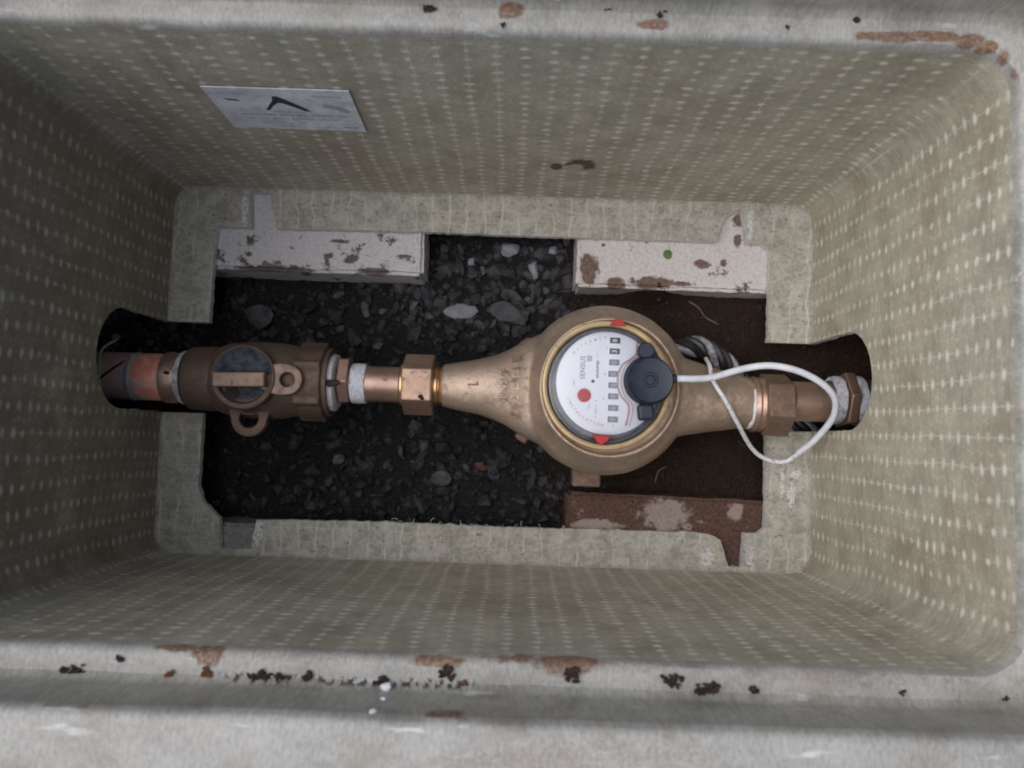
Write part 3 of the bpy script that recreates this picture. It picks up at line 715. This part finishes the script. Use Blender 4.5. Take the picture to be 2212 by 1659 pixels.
# ------------------------------------------------------------------ crumbs, chips, leaf, grass
CR = [(-145.2, -132.3, 5.0, 2.2, "dark wedge of soil on the ledge at the far lower left"), (-127.6, -127.3, 1.6, 1.5, "lone dark speck of soil high on the lower left ledge"),
      (-108.5, -132.6, 1.9, 1.9, "small brown crumb on the lower left ledge, left of the rust drip"), (-94, -131.2, 2.0, 2.0, "brown crumb right below the rust drip on the lower ledge"),
      (-74.7, -132.3, 4.6, 2.4, "broad dark crumb heading the dirty row on the lower ledge"), (-66, -132.2, 3, 2, "dark crumb second in the dirty row on the lower ledge"), (-56.1, -132.4, 2.0, 2.8, "narrow dark crumb in the middle of the dirty row"),
      (-28.4, -132.2, 2.8, 2.0, "dark crumb just above the white droppings"), (-3.3, -128.5, 2.8, 3.0, "dark crumb left of the long rust stain on the lower ledge"), (2.6, -132.9, 1.5, 1.8, "small brown crumb below the gap in the rust stain"),
      (44.1, -127.8, 3.3, 3.4, "dark crumb overlapping the right end of the rust stain"), (82, -128.4, 4.4, 2.6, "ragged dark crumb on the ledge right of the rust stain"), (94.5, -131.3, 5.5, 2.6, "longest dark crumb on the lower right ledge"),
      (113.4, -131.2, 2.6, 1.6, "pointed black crumb right of the longest one"), (-20.5, 131.5, 3.0, 1.7, "dark crumb on the upper ledge left of the brown patch"), (72.5, 134.2, 1.9, 3.4, "slanting black crumb at the top of the upper ledge"),
      (52.5, 133.9, 2.8, 1.0, "flat dark crumb on the upper ledge"), (150.7, 132.6, 1.9, 1.7, "round dark crumb on the upper ledge left of the long rust mark"), (123, 127.9, 1.2, 1.0, "tiny crumb at the lip of the upper ledge"),
      (9.2, 126, 1.1, 1.2, "tiny dark crumb on the lip under the brown patch"), (168.8, -129.6, 1.2, 1.4, "tiny upright crumb on the far lower right ledge"), (207.7, -131, 1.3, 1.0, "last tiny crumb at the lower right corner of the ledge")]
for i, (x, y, rx, ry, lab) in enumerate(CR):
    rg = random.Random(400 + i); mb = MB(); tilt = -0.25 if i % 2 else 0.2
    for j in range(6 + int(rx * ry * 2.2)):
        r_ = rg.uniform(0.55, 1.1) * min(1.5, 0.5 * min(rx, ry) + 0.3); t = rg.uniform(0, 6.28); d = rg.random() ** 0.8
        px, py = math.cos(t) * d * rx, math.sin(t) * d * ry
        V, F = rock(r_, rg.randrange(999), 0.7, 1)
        mb.add([(v.x + px * math.cos(tilt) - py * math.sin(tilt), v.y + px * math.sin(tilt) + py * math.cos(tilt), v.z + r_ * 0.2) for v in V], F)
    V, F = mb.v, mb.f
    o = raw("soil_crumb", V, F, M['clumpbrown'] if 'brown crumb' in lab else M['clump'], smooth=True, angle=25); o.location = (x * S, y * S, 0.7 * S)
    tag(o, lab, "soil crumb", "crumbs of soil on the box ledge")
for x, y, z, r, lab in ((-25.9, -133.3, 4, 2.3, "largest white dropping at the foot of the riser"), (-25.3, -135.0, 12, 1.7, "small white dropping midway up the riser"), (-27.2, -135.4, 24, 2.1, "elongated white dropping near the top of the riser"), (31.3, 134.6, 5, 1.6, "white chip at the very top edge of the picture")):
    V, F = rock(r, int(r * 100), 0.7, 2); o = raw("white_chip", V, F, M['chip'], smooth=True); o.location = (x * S, y * S, z * S); tag(o, lab, "chip", "white chips on the box rim")
P = [(0, -3.4), (2, -2.9), (2.9, -1), (2.8, 1.2), (1.6, 2.9), (-0.6, 3.1), (-2.5, 2), (-3, -0.4), (-1.9, -2.6)]
V = [(x, y, -0.1 + 0.35 * noise.noise(Vector((x, y, 0)))) for x, y in P] + [(0, 0, 0.8)]
V2 = [(x, y, z - 0.3) for x, y, z in V]; n = len(P)
F = [(i, (i + 1) % n, n) for i in range(n)] + [(n + 1 + (i + 1) % n, n + 1 + i, 2 * n + 1) for i in range(n)] + [(i, n + 1 + i, n + 1 + (i + 1) % n, (i + 1) % n) for i in range(n)]
o = raw("leaf", V + V2, F, M['leaf']); o.location = (0.1194, 0.0879, -0.2168); tag(o, "small round green leaf lying on the right white block", "leaf")
mb = MB().add(*tube([(-231, 14, -178), (-229.5, 5, -158), (-226, -6, -150), (-222.5, -18, -146), (-219, -28, -150)], lambda t: 0.9 * (1 - t * 0.5), 6, 6))
mb.add(*tube([(-230, 6, -160), (-229.5, 1, -155), (-230.5, -3, -156)], 0.6, 5, 4))
tag(mb.build("grass_blade", M['grass']), "pale green grass blade hanging over the copper pipe in the left opening", "grass blade")

# ------------------------------------------------------------------ copper inlet pipe
AY, AZ = -8.6, -188.0
X = (1, 0, 0)
cp = thing("copper_pipe", "bright copper pipe with a felt-pen mark entering through the left opening", "pipe")
mb = MB().add(*lathe([(15, -296), (15, -203), (14.2, -202.6), (13, -202.6)], (0, AY, AZ), X, 72)); mb.build("pipe_length", M['copper'], cp)
mb = MB().add(*lathe([(15.05, -223.2), (15.35, -222.8), (15.35, -221), (15.05, -220.6)], (0, AY, AZ), X, 72, closed=True, jit=0.3)); mb.build("solder_band", simple("solder", (0.5, 0.48, 0.5), 0.45, 0.3), cp)

# ------------------------------------------------------------------ stop valve
sv = thing("stop_valve", "dull bronze stop valve with round grimy cap, tee bar and two holed lugs", "valve")
def on_axis(y=AY, z=AZ): return (0, y, z)
MB().add(*lathe([(0, -203), (14.6, -203), (16.2, -202.2), (16.4, -199), (15.2, -192), (0, -192)], on_axis(), X, 48)).build("compression_olive", M['tail'], sv)
MB().add(*lathe([(0, -193), (15.8, -193), (16.8, -191), (17.0, -188), (15, -185), (0, -185)], on_axis(), X, 48, jit=1.1)).build("thread_tape", M['tape'], sv)
MB().add(*lathe([(0, -189), (17.4, -189), (19.8, -186), (20.6, -172), (19, -166), (0, -166)], on_axis(), X, 48)).build("inlet_collar", M['valve'], sv)
# barrel and bonnet blended into one casting
def blend(parts, name, mat, parent, voxel=1.0, it=12):
    mb = MB()
    for V, F in parts: mb.add(V, F)
    o = raw(name, mb.v, mb.f, mat, None, smooth=False)
    m = o.modifiers.new("r", 'REMESH'); m.mode = 'VOXEL'; m.voxel_size = voxel * S; m.use_smooth_shade = True
    m = o.modifiers.new("s", 'SMOOTH'); m.factor = 0.5; m.iterations = it
    apply_mods(o)
    nrm = [v.normal.copy() for v in o.data.vertices]
    for v, vn in zip(o.data.vertices, nrm):
        p = v.co / S; v.co = (p + vn * (0.30 * noise.noise(p * 0.09) + 0.13 * noise.noise(p * 0.35) + 0.06 * noise.noise(p * 0.9))) * S
    o.data.shade_smooth(); o.parent = parent
    if not o.data.materials: o.data.materials.append(mat)
    return o
blend([lathe([(0, -172), (19, -172), (23, -162), (24.5, -146), (24, -128), (22, -117), (23.5, -113), (23.5, -100), (0, -100)], on_axis(), X, 56),
       lathe([(0, -20), (17, -20), (17.5, 8), (16.5, 19), (0, 19)], (-145, AY, AZ), (0, 0, 1), 48)], "valve_body", M['valve'], sv, 1.0, 6)
def hexp(r, a0): return circ(0, 0, r, 6, rad(a0))
bevel(MB().add(*prism(hexp(25.2, 5), -117, -100.5, (0, AY, AZ), X)).build("end_hexagon", M['valve'], sv, smooth=False), 0.9, 2)
# cap: dish with raised rim, half filled with grime
MB().add(*lathe([(0, 18), (14, 18), (17, 19), (19.3, 21), (19.7, 23), (19.5, 27.5), (18.8, 28.3), (16.2, 28), (14.8, 25.2), (0, 24.6)], (-144.8, -8.6, AZ), (0, 0, 1), 64)).build("cap_dish", M['valve'], sv)
gp = [(18.6 * math.cos(t), 18.6 * math.sin(t)) for t in [rad(6 + 168 * i / 22) for i in range(23)]]
bevel(MB().add(*prism([(x - 144.8, y - 9.0 + 0.5) for x, y in gp], -164, -159.6)).build("grimy_half_cap", M['grime'], sv, smooth=False), 0.6, 2)
gp = [(13.6 * math.cos(t), 9.5 * math.sin(t)) for t in [rad(-175 + 170 * i / 18) for i in range(19)]]
MB().add(*prism([(x - 143.6, y - 12.5) for x, y in gp], -164.5, -162.3)).build("grimy_pocket", M['grime'], sv, smooth=False)
MB().add(*lathe([(0, 0), (4.2, 0), (4.2, .5), (0, .5)], (-151.5, -18.2, -162.2), (0, 0, 1), 24)).build("pocket_hole", M['hole'], sv)
bevel(MB().add(*box(-145.2, -10.4, -158.2, 31, 8.8, 9.5, 0.03)).build("tee_bar", M['bar'], sv, smooth=False), 1.0, 3)
# locking lug with hole (right) and lower lug
def lug(cx, cy, ro, ri, tx, ty, tw, z0, z1, name, hx=1.0):
    n = 40; out = []; inn = []
    ang = math.atan2(cy - ty, cx - tx)
    for i in range(n):
        t = 2 * math.pi * i / n; d = Vector((math.cos(t), math.sin(t)))
        f = max(0.0, -math.cos(t - ang)); stretch = f ** 2 * (math.hypot(cx - tx, cy - ty))
        side = -math.sin(t - ang)
        p = Vector((cx, cy)) + d * ro - Vector((math.cos(ang), math.sin(ang))) * stretch
        if f > 0: p += Vector((math.sin(ang), -math.cos(ang))) * side * f * tw
        out.append((p.x, p.y)); inn.append((cx + d.x * ri * hx, cy + d.y * ri))
    o = MB().add(*prism(out, z0, z1, hole=inn)).build(name, M['bar'] if name == 'locking_lug' else M['valve'], sv, smooth=False); return bevel(o, 0.8, 2)
lug(-118.4, -9.2, 9.2, 4.3, -129, -9.0, 3.0, -166.5, -160.5, "locking_lug")
lug(-145.0, -33.2, 11.2, 5.6, -145.0, -20, 6.5, -181, -174.5, "lower_lug", 1.05)
MB().add(*lathe([(0, 0), (17.5, 0), (18.5, 4), (18, 8), (0, 8)], (-146, -13, -184), (0, 0, 1), 40)).build("bonnet", M['valve'], sv)
# outlet end: black gap, tape crescents, hexagon, tape band
MB().add(*lathe([(0, -101), (20.8, -101), (21.5, -99.5), (21.5, -97), (0, -97)], on_axis(), X, 48)).build("outlet_shoulder", M['valve'], sv)
MB().add(*lathe([(0, -98), (17.2, -98), (18.2, -97), (17.9, -94.5), (16.4, -93.6), (0, -93.6)], on_axis(), X, 48, jit=1.0)).build("thread_tape", M['tape'], sv)
for x, y, z, r in ((-94.0, -10.0, -169.5, 4.6), (-196, -7.0, -171.4, 2.4), (-38.6, -17.0, -171.1, 2.6)):
    V, F = rock(r, int(abs(x)), 0.5, 2)
    o = raw("soil_crumb", V, F, M['clump'], smooth=True, angle=25); o.location = (x * S, y * S, z * S)
    tag(o, {-94.0: "dark mud lump on the valve's taped outlet", -196: "small mud spot on the copper pipe joint", -38.6: "brown mud spot on the hexagonal nut left of the meter"}[x], "soil crumb")

# ------------------------------------------------------------------ coupling left of the meter
cl = thing("pipe_coupling", "bronze coupling with hexagonal nut and white tape left of the meter", "coupling", "couplings on either side of the meter")
bevel(MB().add(*prism(hexp(15.6, 38), -91.6, -85.4, (0, AY + 2, AZ + 1), X)).build("small_hexagon", M['nut'], cl, smooth=False), 0.5, 2)
MB().add(*lathe([(0, -86), (11.4, -86), (11.4, -50), (0, -50)], on_axis(), X, 48)).build("tail_pipe", M['tail'], cl)
MB().add(*lathe([(11.2, -84.8), (12.7, -84.3), (12.9, -80), (12.6, -75.4), (11.2, -75)], on_axis(), X, 48, jit=0.5)).build("thread_tape", M['tape'], cl)
bevel(MB().add(*prism(hexp(19.6, 3), -51.5, -32.5, (0, AY + 0.4, AZ), X)).build("hexagonal_nut", M['nut'], cl, smooth=False), 1.1, 3)
MB().add(*lathe([(0, -54), (12.5, -54), (13.6, -53), (13.6, -51), (0, -51)], on_axis(), X, 48)).build("nut_shoulder", M['bright'], cl)
MB().add(*lathe([(0, -33), (12.4, -33), (12.6, -30.5), (11.6, -29.6), (12.3, -28.4), (11.9, -27), (0, -27)], on_axis(), X, 48)).build("brass_collar", M['bright'], cl)

# ------------------------------------------------------------------ the water meter
wm = thing("water_meter", "round bronze water meter with white dial, red seals and a dark blue sensor", "water meter")
BX, BY = 75.0, -8.0
OUT = Vector((1, -0.058, 0)).normalized()
def squash(VF):
    out = []
    for v in VF[0]:
        f = 1 - 0.42 * min(1, max(0, (v[0] - 0) / 26)); out.append((v[0], v[1], AZ + (v[2] - AZ) * f))
    return out, VF[1]
body = blend([lathe([(0, -34), (28, -33), (42, -25), (50.5, -12), (53.6, -1), (53.2, 6), (50.5, 14), (46.5, 21), (43.2, 27), (41.8, 30.5), (40.3, 31), (39.3, 27), (0, 27)], (BX, BY, AZ), (0, 0, 1), 96),
              squash(lathe([(0, -27.5), (13.4, -27.5), (14.3, -22), (16.2, -12), (18.3, -2), (20.6, 6), (23.8, 13), (28.0, 20), (32.4, 28), (36, 36), (34, 44), (20, 60), (0, 60)], on_axis(-8.3), X, 64)),
              lathe([(0, 10), (25, 10), (27, 36), (26.5, 44), (23.8, 53), (21, 65), (18.3, 78), (16.2, 90), (15.6, 95), (0, 95)], (BX, BY, AZ), OUT, 64)], "meter_body", M['cast'], wm, 0.9, 14)
# cast lettering on the inlet shoulder, stamped figure, mounting lugs
def wrap_text(txt, size, cx, rr, y0, slope, mat, name, ext=1.2, sp=1.1):
    """raised letters lying on the round neck: rotate each vertex about the pipe axis"""
    cu = Matrix.Rotation(rad(90), 4, 'Z'); o = text_mesh(txt, size, mat, cu, wm, name, ext, sp, 0.06)
    for v in o.data.vertices:
        p = v.co / S; a = (p.y) / rr; r_ = rr + p.z + (p.x) * slope
        v.co = Vector((cx + p.x, y0 + r_ * math.sin(a), AZ + r_ * math.cos(a))) * S
    return o
wrap_text("SENSUS", 6.0, 11.5, 22.6, -8.3, 0.36, M['cast'], "cast_lettering", 0.75)
for k in range(7):
    a = -0.85 + 0.26 * k; mbk = MB()
    for dx, dy, sx, sy in ((0, 0, 5.2, 0.9), (-2.0, 2.0, 1.0, 3.0), (1.6, 2.0, 1.0, 3.0)):
        V, F = box(dx, dy, 0, sx, sy, 1.6)
        W = []
        for v in V:
            r_ = 25.4 + v[2] + v[0] * 0.40; an = a + v[1] / 25.0; W.append((18.6 + v[0], -8.3 + r_ * math.sin(an), AZ + r_ * math.cos(an)))
        mbk.add(W, F)
    mbk.build("cast_mark", M['cast'], wm, smooth=False)
mbk = MB()
for dx, dy, sx, sy in ((0, 0, 6.4, 1.1), (2.5, 1.1, 1.2, 1.4)):
    V, F = box(dx, dy, 0, sx, sy, 0.3)
    W = []
    for v in V:
        r_ = 17.75 + v[2] + (v[0]) * 0.23; an = (v[1] + 0.3) / 18; W.append((-7.2 + v[0], -8.3 + r_ * math.sin(an), AZ + r_ * math.cos(an)))
    mbk.add(W, F)
mbk.build("stamped_figure", M['dirtynut'], wm, smooth=False)
bevel(MB().add(*box(66.5, -62, -207, 18.5, 16, 16)).build("mounting_lug", M['dirtynut'], wm, smooth=False), 1.5, 3)
bevel(MB().add(*box(25.5, 20.5, -203, 9, 8, 14, 0.6)).build("mounting_lug", M['dirtynut'], wm, smooth=False), 1.8, 3)
bevel(MB().add(*box(25, -38, -206, 9, 9, 14, -0.6)).build("mounting_lug", M['dirtynut'], wm, smooth=False), 1.8, 3)
# brass ring around the register
RC = (72.5, -7.0)
MB().add(*lathe([(34.9, -166), (38.0, -166), (38.3, -160), (38.2, -153.6), (37.7, -152.2), (36.5, -151.9), (35.5, -152.3), (34.9, -153.4)], (*RC, 0), (0, 0, 1), 128, closed=True)).build("register_ring", M['ring'], wm)
MB().add(*lathe([(0, -162), (34.4, -162), (34.4, -154.4), (33.4, -154.0), (32.6, -155.5), (32.3, -158.2), (31.6, -158.9), (0, -158.9)], (*RC, 0), (0, 0, 1), 96)).build("register_housing", M['gasket'], wm)
PZ = -158.0; PC = (74.0, -5.2)
dial = MB().add(*lathe([(0, -158.8), (31.0, -158.8), (31.0, -158.1), (30.7, PZ), (0, PZ)], (*PC, 0), (0, 0, 1), 96)).build("dial_plate", M['plate'], wm)
def P2(x, y): return (19.17 + (x - 19.17) * 1.0134, -37.5 + (y + 37.5) * 1.0134)
WIN = [(76.8, 19.4, '8'), (76.7, 13.0, '3'), (76.6, 6.4, '0'), (76.3, -0.4, '0'), (76.5, -7.1, '0'), (76.4, -13.6, '0'), (76.6, -20.4, '0'), (76.5, -27.1, '0')]
for i, (x, y, dgt) in enumerate(WIN):
    x, y = P2(x, y); dark = i < 2
    outr = [(x - 3.7, y - 2.3), (x + 3.7, y - 2.3), (x + 3.7, y + 2.3), (x - 3.7, y + 2.3)]; innr = [(x - 3.1, y - 1.75), (x + 3.1, y - 1.75), (x + 3.1, y + 1.75), (x - 3.1, y + 1.75)]
    MB().add(*prism(outr, PZ - .1, PZ + 0.55, hole=innr)).build("window_frame", M['plate'], dial, smooth=False)
    MB().add(*box(x, y, PZ + 0.02, 6.3, 3.6, 0.12)).build("digit_window", M['window_dark'] if dark else M['window'], dial, smooth=False)
    text_mesh(dgt, 4.0, M['inkwhite'] if dark else M['inkpale'], Matrix.Translation((x, y, PZ + .12)) @ Matrix.Rotation(rad(90), 4, 'Z'), dial, 'digit', 0.02, 1, 0.06)
x, y = P2(59.4, -13.5)
MB().add(*lathe([(0, 0.02), (4.0, .02), (4.0, .35), (3.6, .55), (0, .7)], (x, y, PZ), (0, 0, 1), 40)).build("red_dial", M['reddot'], dial)
mb = MB()
for k in range(44):
    a = 2 * math.pi * k / 44; mb.add(*box(x + 4.55 * math.cos(a), y + 4.55 * math.sin(a), PZ + .05, 0.7, 0.16, 0.05, a))
tag(mb.build("dial_ticks", M['inkpink'], dial, smooth=False), kind="stuff")
def dtext(t, x, y, size, mat, rot=90, sp=1.0, bold=0.0, name='lettering', shear=0): return text_mesh(t, size, mat, Matrix.Translation((x, y, PZ + .06)) @ Matrix.Rotation(rad(rot), 4, 'Z'), dial, name, 0.02, sp, bold)
dtext("SENSUS", 58.7, 3.4, 4.0, M['ink'], sp=1.06, bold=0.02)
mb = MB()
for i in range(4):
    for j in range(5): mb.add(*box(61.4 + i * 0.8, 8.6 + (j - 1.5) * 0.72, PZ + .06, 0.6, 0.42, 0.05))
tag(mb.build("logo_grid", M['ink'], dial, smooth=False), kind="stuff")
rg = random.Random(21)
def tiny(x, y0, y1, h, mat, dens=0.85):
    mb = MB(); y = y0
    while y < y1:
        w_ = rg.uniform(0.35, 0.8)
        if rg.random() < dens: mb.add(*box(x + rg.uniform(-.15, .15), y, PZ + .05, h * rg.uniform(.6, 1), w_, 0.04))
        y += w_ + 0.35
    tag(mb.build("small_print", mat, dial, smooth=False), kind="stuff")
tiny(67.5, -2.5, 7.5, 1.7, M['ink'], .9); tiny(67.3, 9.3, 11.2, 1.5, M['inkpale']); tiny(67, -25.5, -15.5, 1.4, M['inkpale'], .8); tiny(53.6, -7.5, -3.8, 1.3, M['inkpale']); tiny(63, -20.5, -18, 1.2, M['inkpale'])
tiny(72.5, 15.4, 17.0, 1.3, M['inkpale']); tiny(72.0, -1.6, .4, 1.3, M['inkpale']); tiny(71.6, -15, -13.2, 1.3, M['inkpale']); tiny(77.6, -31.6, -30.4, 1.2, M['inkpale'])
MB().add(*lathe([(0, .02), (1.0, .02), (1.0, .2), (0, .2)], (64.9, -4.6, PZ), (0, 0, 1), 16)).build("black_pointer_mark", M['stickink'], dial)
def arc_text(txt, r, a0, a1, size, mat, flip=False):
    for i, ch in enumerate(txt):
        if ch == ' ': continue
        a = a0 + (a1 - a0) * i / (len(txt) - 1); rr = rad(a)
        text_mesh(ch, size, mat, Matrix.Translation((PC[0] + r * math.cos(rr), PC[1] + r * math.sin(rr), PZ + .06)) @ Matrix.Rotation(rr + (rad(90) if flip else -rad(90)), 4, 'Z'), dial, 'letter', 0.02, 1, 0.01)
arc_text("INSTALLATION", 25.6, 204, 263, 2.9, M['inkpink'], True)
arc_text("WATERMETER", 26.8, 140, 82, 2.3, M['inkpink'])
# pink printed outline around the sensor seat
def ribbon(P, w_, mat, name):
    C = catmull(P, 6); V = []; F = []
    for i, p in enumerate(C):
        t = (C[min(i + 1, len(C) - 1)] - C[max(i - 1, 0)]).normalized(); nn = Vector((-t.y, t.x, 0)) * w_ / 2
        V += [(p.x + nn.x, p.y + nn.y, PZ + .62), (p.x - nn.x, p.y - nn.y, PZ + .62), (p.x + nn.x, p.y + nn.y, PZ + .5), (p.x - nn.x, p.y - nn.y, PZ + .5)]
        if i: b = 4 * i; F += [(b - 4, b - 3, b + 1, b), (b - 2, b + 2, b + 3, b - 1), (b - 4, b, b + 2, b - 2), (b - 3, b - 1, b + 3, b + 1)]
    raw(name, V, F, mat, dial, smooth=False)
RL = [(90.9, 22.4, 0), (90.6, 17, 0), (90.3, 12.5, 0), (87, 9.2, 0), (82.3, 5.8, 0), (80.0, 0.4, 0), (79.6, -6.4, 0), (81.6, -12.5, 0), (85.7, -17.1, 0), (86.7, -20.6, 0), (86.2, -25, 0), (85.0, -30.4, 0)]
ribbon(RL, 1.25, M['inkpink'], "printed_line"); ribbon([(x + 2.2, y, 0) for x, y, _ in RL], 0.5, M['inkpink'], "printed_line")
# lens
MB().add(*lathe([(34.4, -154.6), (34.2, -153.4), (32.5, -152.6), (24, -151.9), (10, -151.6), (0, -151.6)], (*RC, 0), (0, 0, 1), 96)).build("lens", M['glass'], wm)
MB().add(*lathe([(33.9, -155.6), (34.2, -155.2), (33.6, -154.9), (33.0, -155.4)], (*RC, 0), (0, 0, 1), 96, closed=True)).build("lens_seal", M['frame'], wm)
# red seals
def seal(P, z0, z1): return bevel(MB().add(*prism(P, z0, z1)).build("tamper_seal", M['red'], wm, smooth=False), 0.5, 2)
seal([(73.2, 28.5), (76.4, 32.0), (78.2, 33.2), (80.6, 31.6), (83.6, 27.8)], -157, -151.2)
seal([(64.6, -36.2), (75.4, -36.6), (74.2, -39.6), (70.2, -42.6), (67.6, -40.8)], -157, -151.0)
# pulse sensor
SC = (96.3, -4.0)
ps = MB().add(*lathe([(0, -151.2), (14.2, -151.2), (14.6, -149), (14.4, -146.5), (13.6, -145.8), (13.5, -142.4), (12.6, -141.2), (12.0, -141.4), (4.4, -141.6), (3.9, -141.0), (2.9, -141.0), (2.4, -141.8), (0, -141.8)], (*SC, 0), (0, 0, 1), 72)).build("pulse_sensor", M['navy'], wm)
ps['label'] = "dark blue round plug-on sensor"
MB().add(*lathe([(0, -151.4), (4.9, -151.4), (5.0, -145.6), (4.2, -144.6), (0, -144.6)], (94.2, 13.2, 0), (0, 0, 1), 32)).build("sensor_lug", M['navy'], ps)
bevel(MB().add(*box(95.0, -22.4, -148.4, 9.5, 9.5, 6.5, 0.1)).build("sensor_lug", M['navy'], ps, smooth=False), 1.8, 3)
MB().add(*lathe([(0, 0), (2.6, 0), (3.0, 2), (2.7, 4.5), (0, 4.5)], (107.5, -2.7, -146), (1, 0.05, 0), 24)).build("cable_gland", M['navy'], ps)

# ------------------------------------------------------------------ coupling right of the meter
cr = thing("pipe_coupling", "soiled bronze coupling and tape-wrapped tail right of the meter", "coupling", "couplings on either side of the meter")
RA = (0, -14.0, AZ)
MB().add(*lathe([(0, 164.5), (15.6, 164.5), (16.2, 166), (15.8, 168), (0, 168)], (0, -13.6, AZ), X, 48, jit=0.9)).build("thread_tape", M['cable2'], cr)
MB().add(*lathe([(0, 167), (17.0, 167), (17.8, 169.5), (16.6, 171), (17.6, 173), (17, 175), (0, 175)], (0, -13.8, AZ), X, 48)).build("threaded_collar", M['tail'], cr)
bevel(MB().add(*prism(hexp(20.2, -8), 174.5, 191, (0, -13.9, AZ), X)).build("hexagonal_nut", M['dirtynut'], cr, smooth=False), 1.1, 3)
MB().add(*lathe([(0, 190), (13.6, 190), (13.4, 192), (12.6, 193), (12.6, 224), (0, 224)], (0, -11.0, AZ), X, 48)).build("tail_pipe", M['tail'], cr)
MB().add(*lathe([(12.4, 217.6), (14.6, 218), (15.4, 220), (15.1, 223.6), (12.4, 224.2)], (0, -9.6, AZ), X, 48, jit=0.9)).build("thread_tape", M['tape'], cr)
bevel(MB().add(*prism(hexp(18.6, 22), 224.8, 231, (0, -9.6, AZ), X)).build("small_hexagon", M['nut'], cr, smooth=False), 0.8, 2)
MB().add(*lathe([(0, 230.5), (15.2, 230.8), (15.9, 233), (15.4, 236.6), (14, 237.4), (0, 237.4)], (0, -9.4, AZ), X, 48, jit=0.6)).build("thread_tape", M['tape'], cr)
op = MB().add(*lathe([(13.5, 237), (13.5, 300)], (0, -9.4, AZ), X, 40)).build("outlet_pipe", M['poly'])
tag(op, "dark plastic pipe leaving through the right opening into the soil", "pipe")

# ------------------------------------------------------------------ cables
CP = [(109.5, -2.6, -146), (116, -2.4, -147), (123.0, -2.2, -148), (134.5, -0.5, -151), (151.0, 4.7, -152), (166.6, 7.2, -150), (182.9, 5.0, -150), (197.3, -1.2, -152), (207.6, -8.7, -157), (211.3, -16.7, -163), (210.6, -25.0, -170), (205.7, -35.1, -180), (199.5, -43.6, -190)]
CQ = [(200.2, -42.6, -189.2), (197.5, -46.4, -193), (191.4, -49.9, -196), (180.2, -47.9, -197), (169.5, -40.8, -191), (155.9, -26.6, -173.5), (145.1, -13.0, -163.2), (139.5, -5.1, -162.2), (137.2, 0.2, -163.8), (137.6, 8.1, -171), (139, 14, -186)]
wc = thing("white_cable", "white sensor cable looping over the right coupling and back under the meter", "cable")
MB().add(*tube([(p.x + .3 * noise.noise(p * .04), p.y + .3 * noise.noise(p * .05), p.z) for p in catmull(CP, 3)], 2.0, 16, 4)).build("cable_sheath", M['cable'], wc)
MB().add(*tube(CQ, lambda t: 1.5 - 0.25 * t, 14, 8)).build("inner_lead", M['cable2'], wc)
tc_ = thing("twisted_cable", "thick black twisted cable with silvery strands passing under the meter outlet", "cable")
TP = catmull([(104, 2, -243), (114, 14, -226), (127, 23, -214), (142, 24, -211), (157, 15, -212), (170, 2, -216), (184, -14, -219), (198, -24, -221), (214, -27, -224), (232, -30, -236)], 14)
def helix(C, R_, turns, ph):
    out = []; m = len(C); up = Vector((0, 0, 1))
    for i, p in enumerate(C):
        t = (C[min(i + 1, m - 1)] - C[max(i - 1, 0)]).normalized(); u = (up - t * up.dot(t)).normalized(); w_ = t.cross(u)
        a = ph + turns * 2 * math.pi * i / (m - 1); out.append(p + (u * math.cos(a) + w_ * math.sin(a)) * R_)
    return out
for k in range(6):
    MB().add(*tube(helix(TP, 4.6, 3.6, k * math.pi / 3), 2.7, 8, 0)).build("strand", M['strand2'] if k in (1, 4) else M['strand'], tc_)
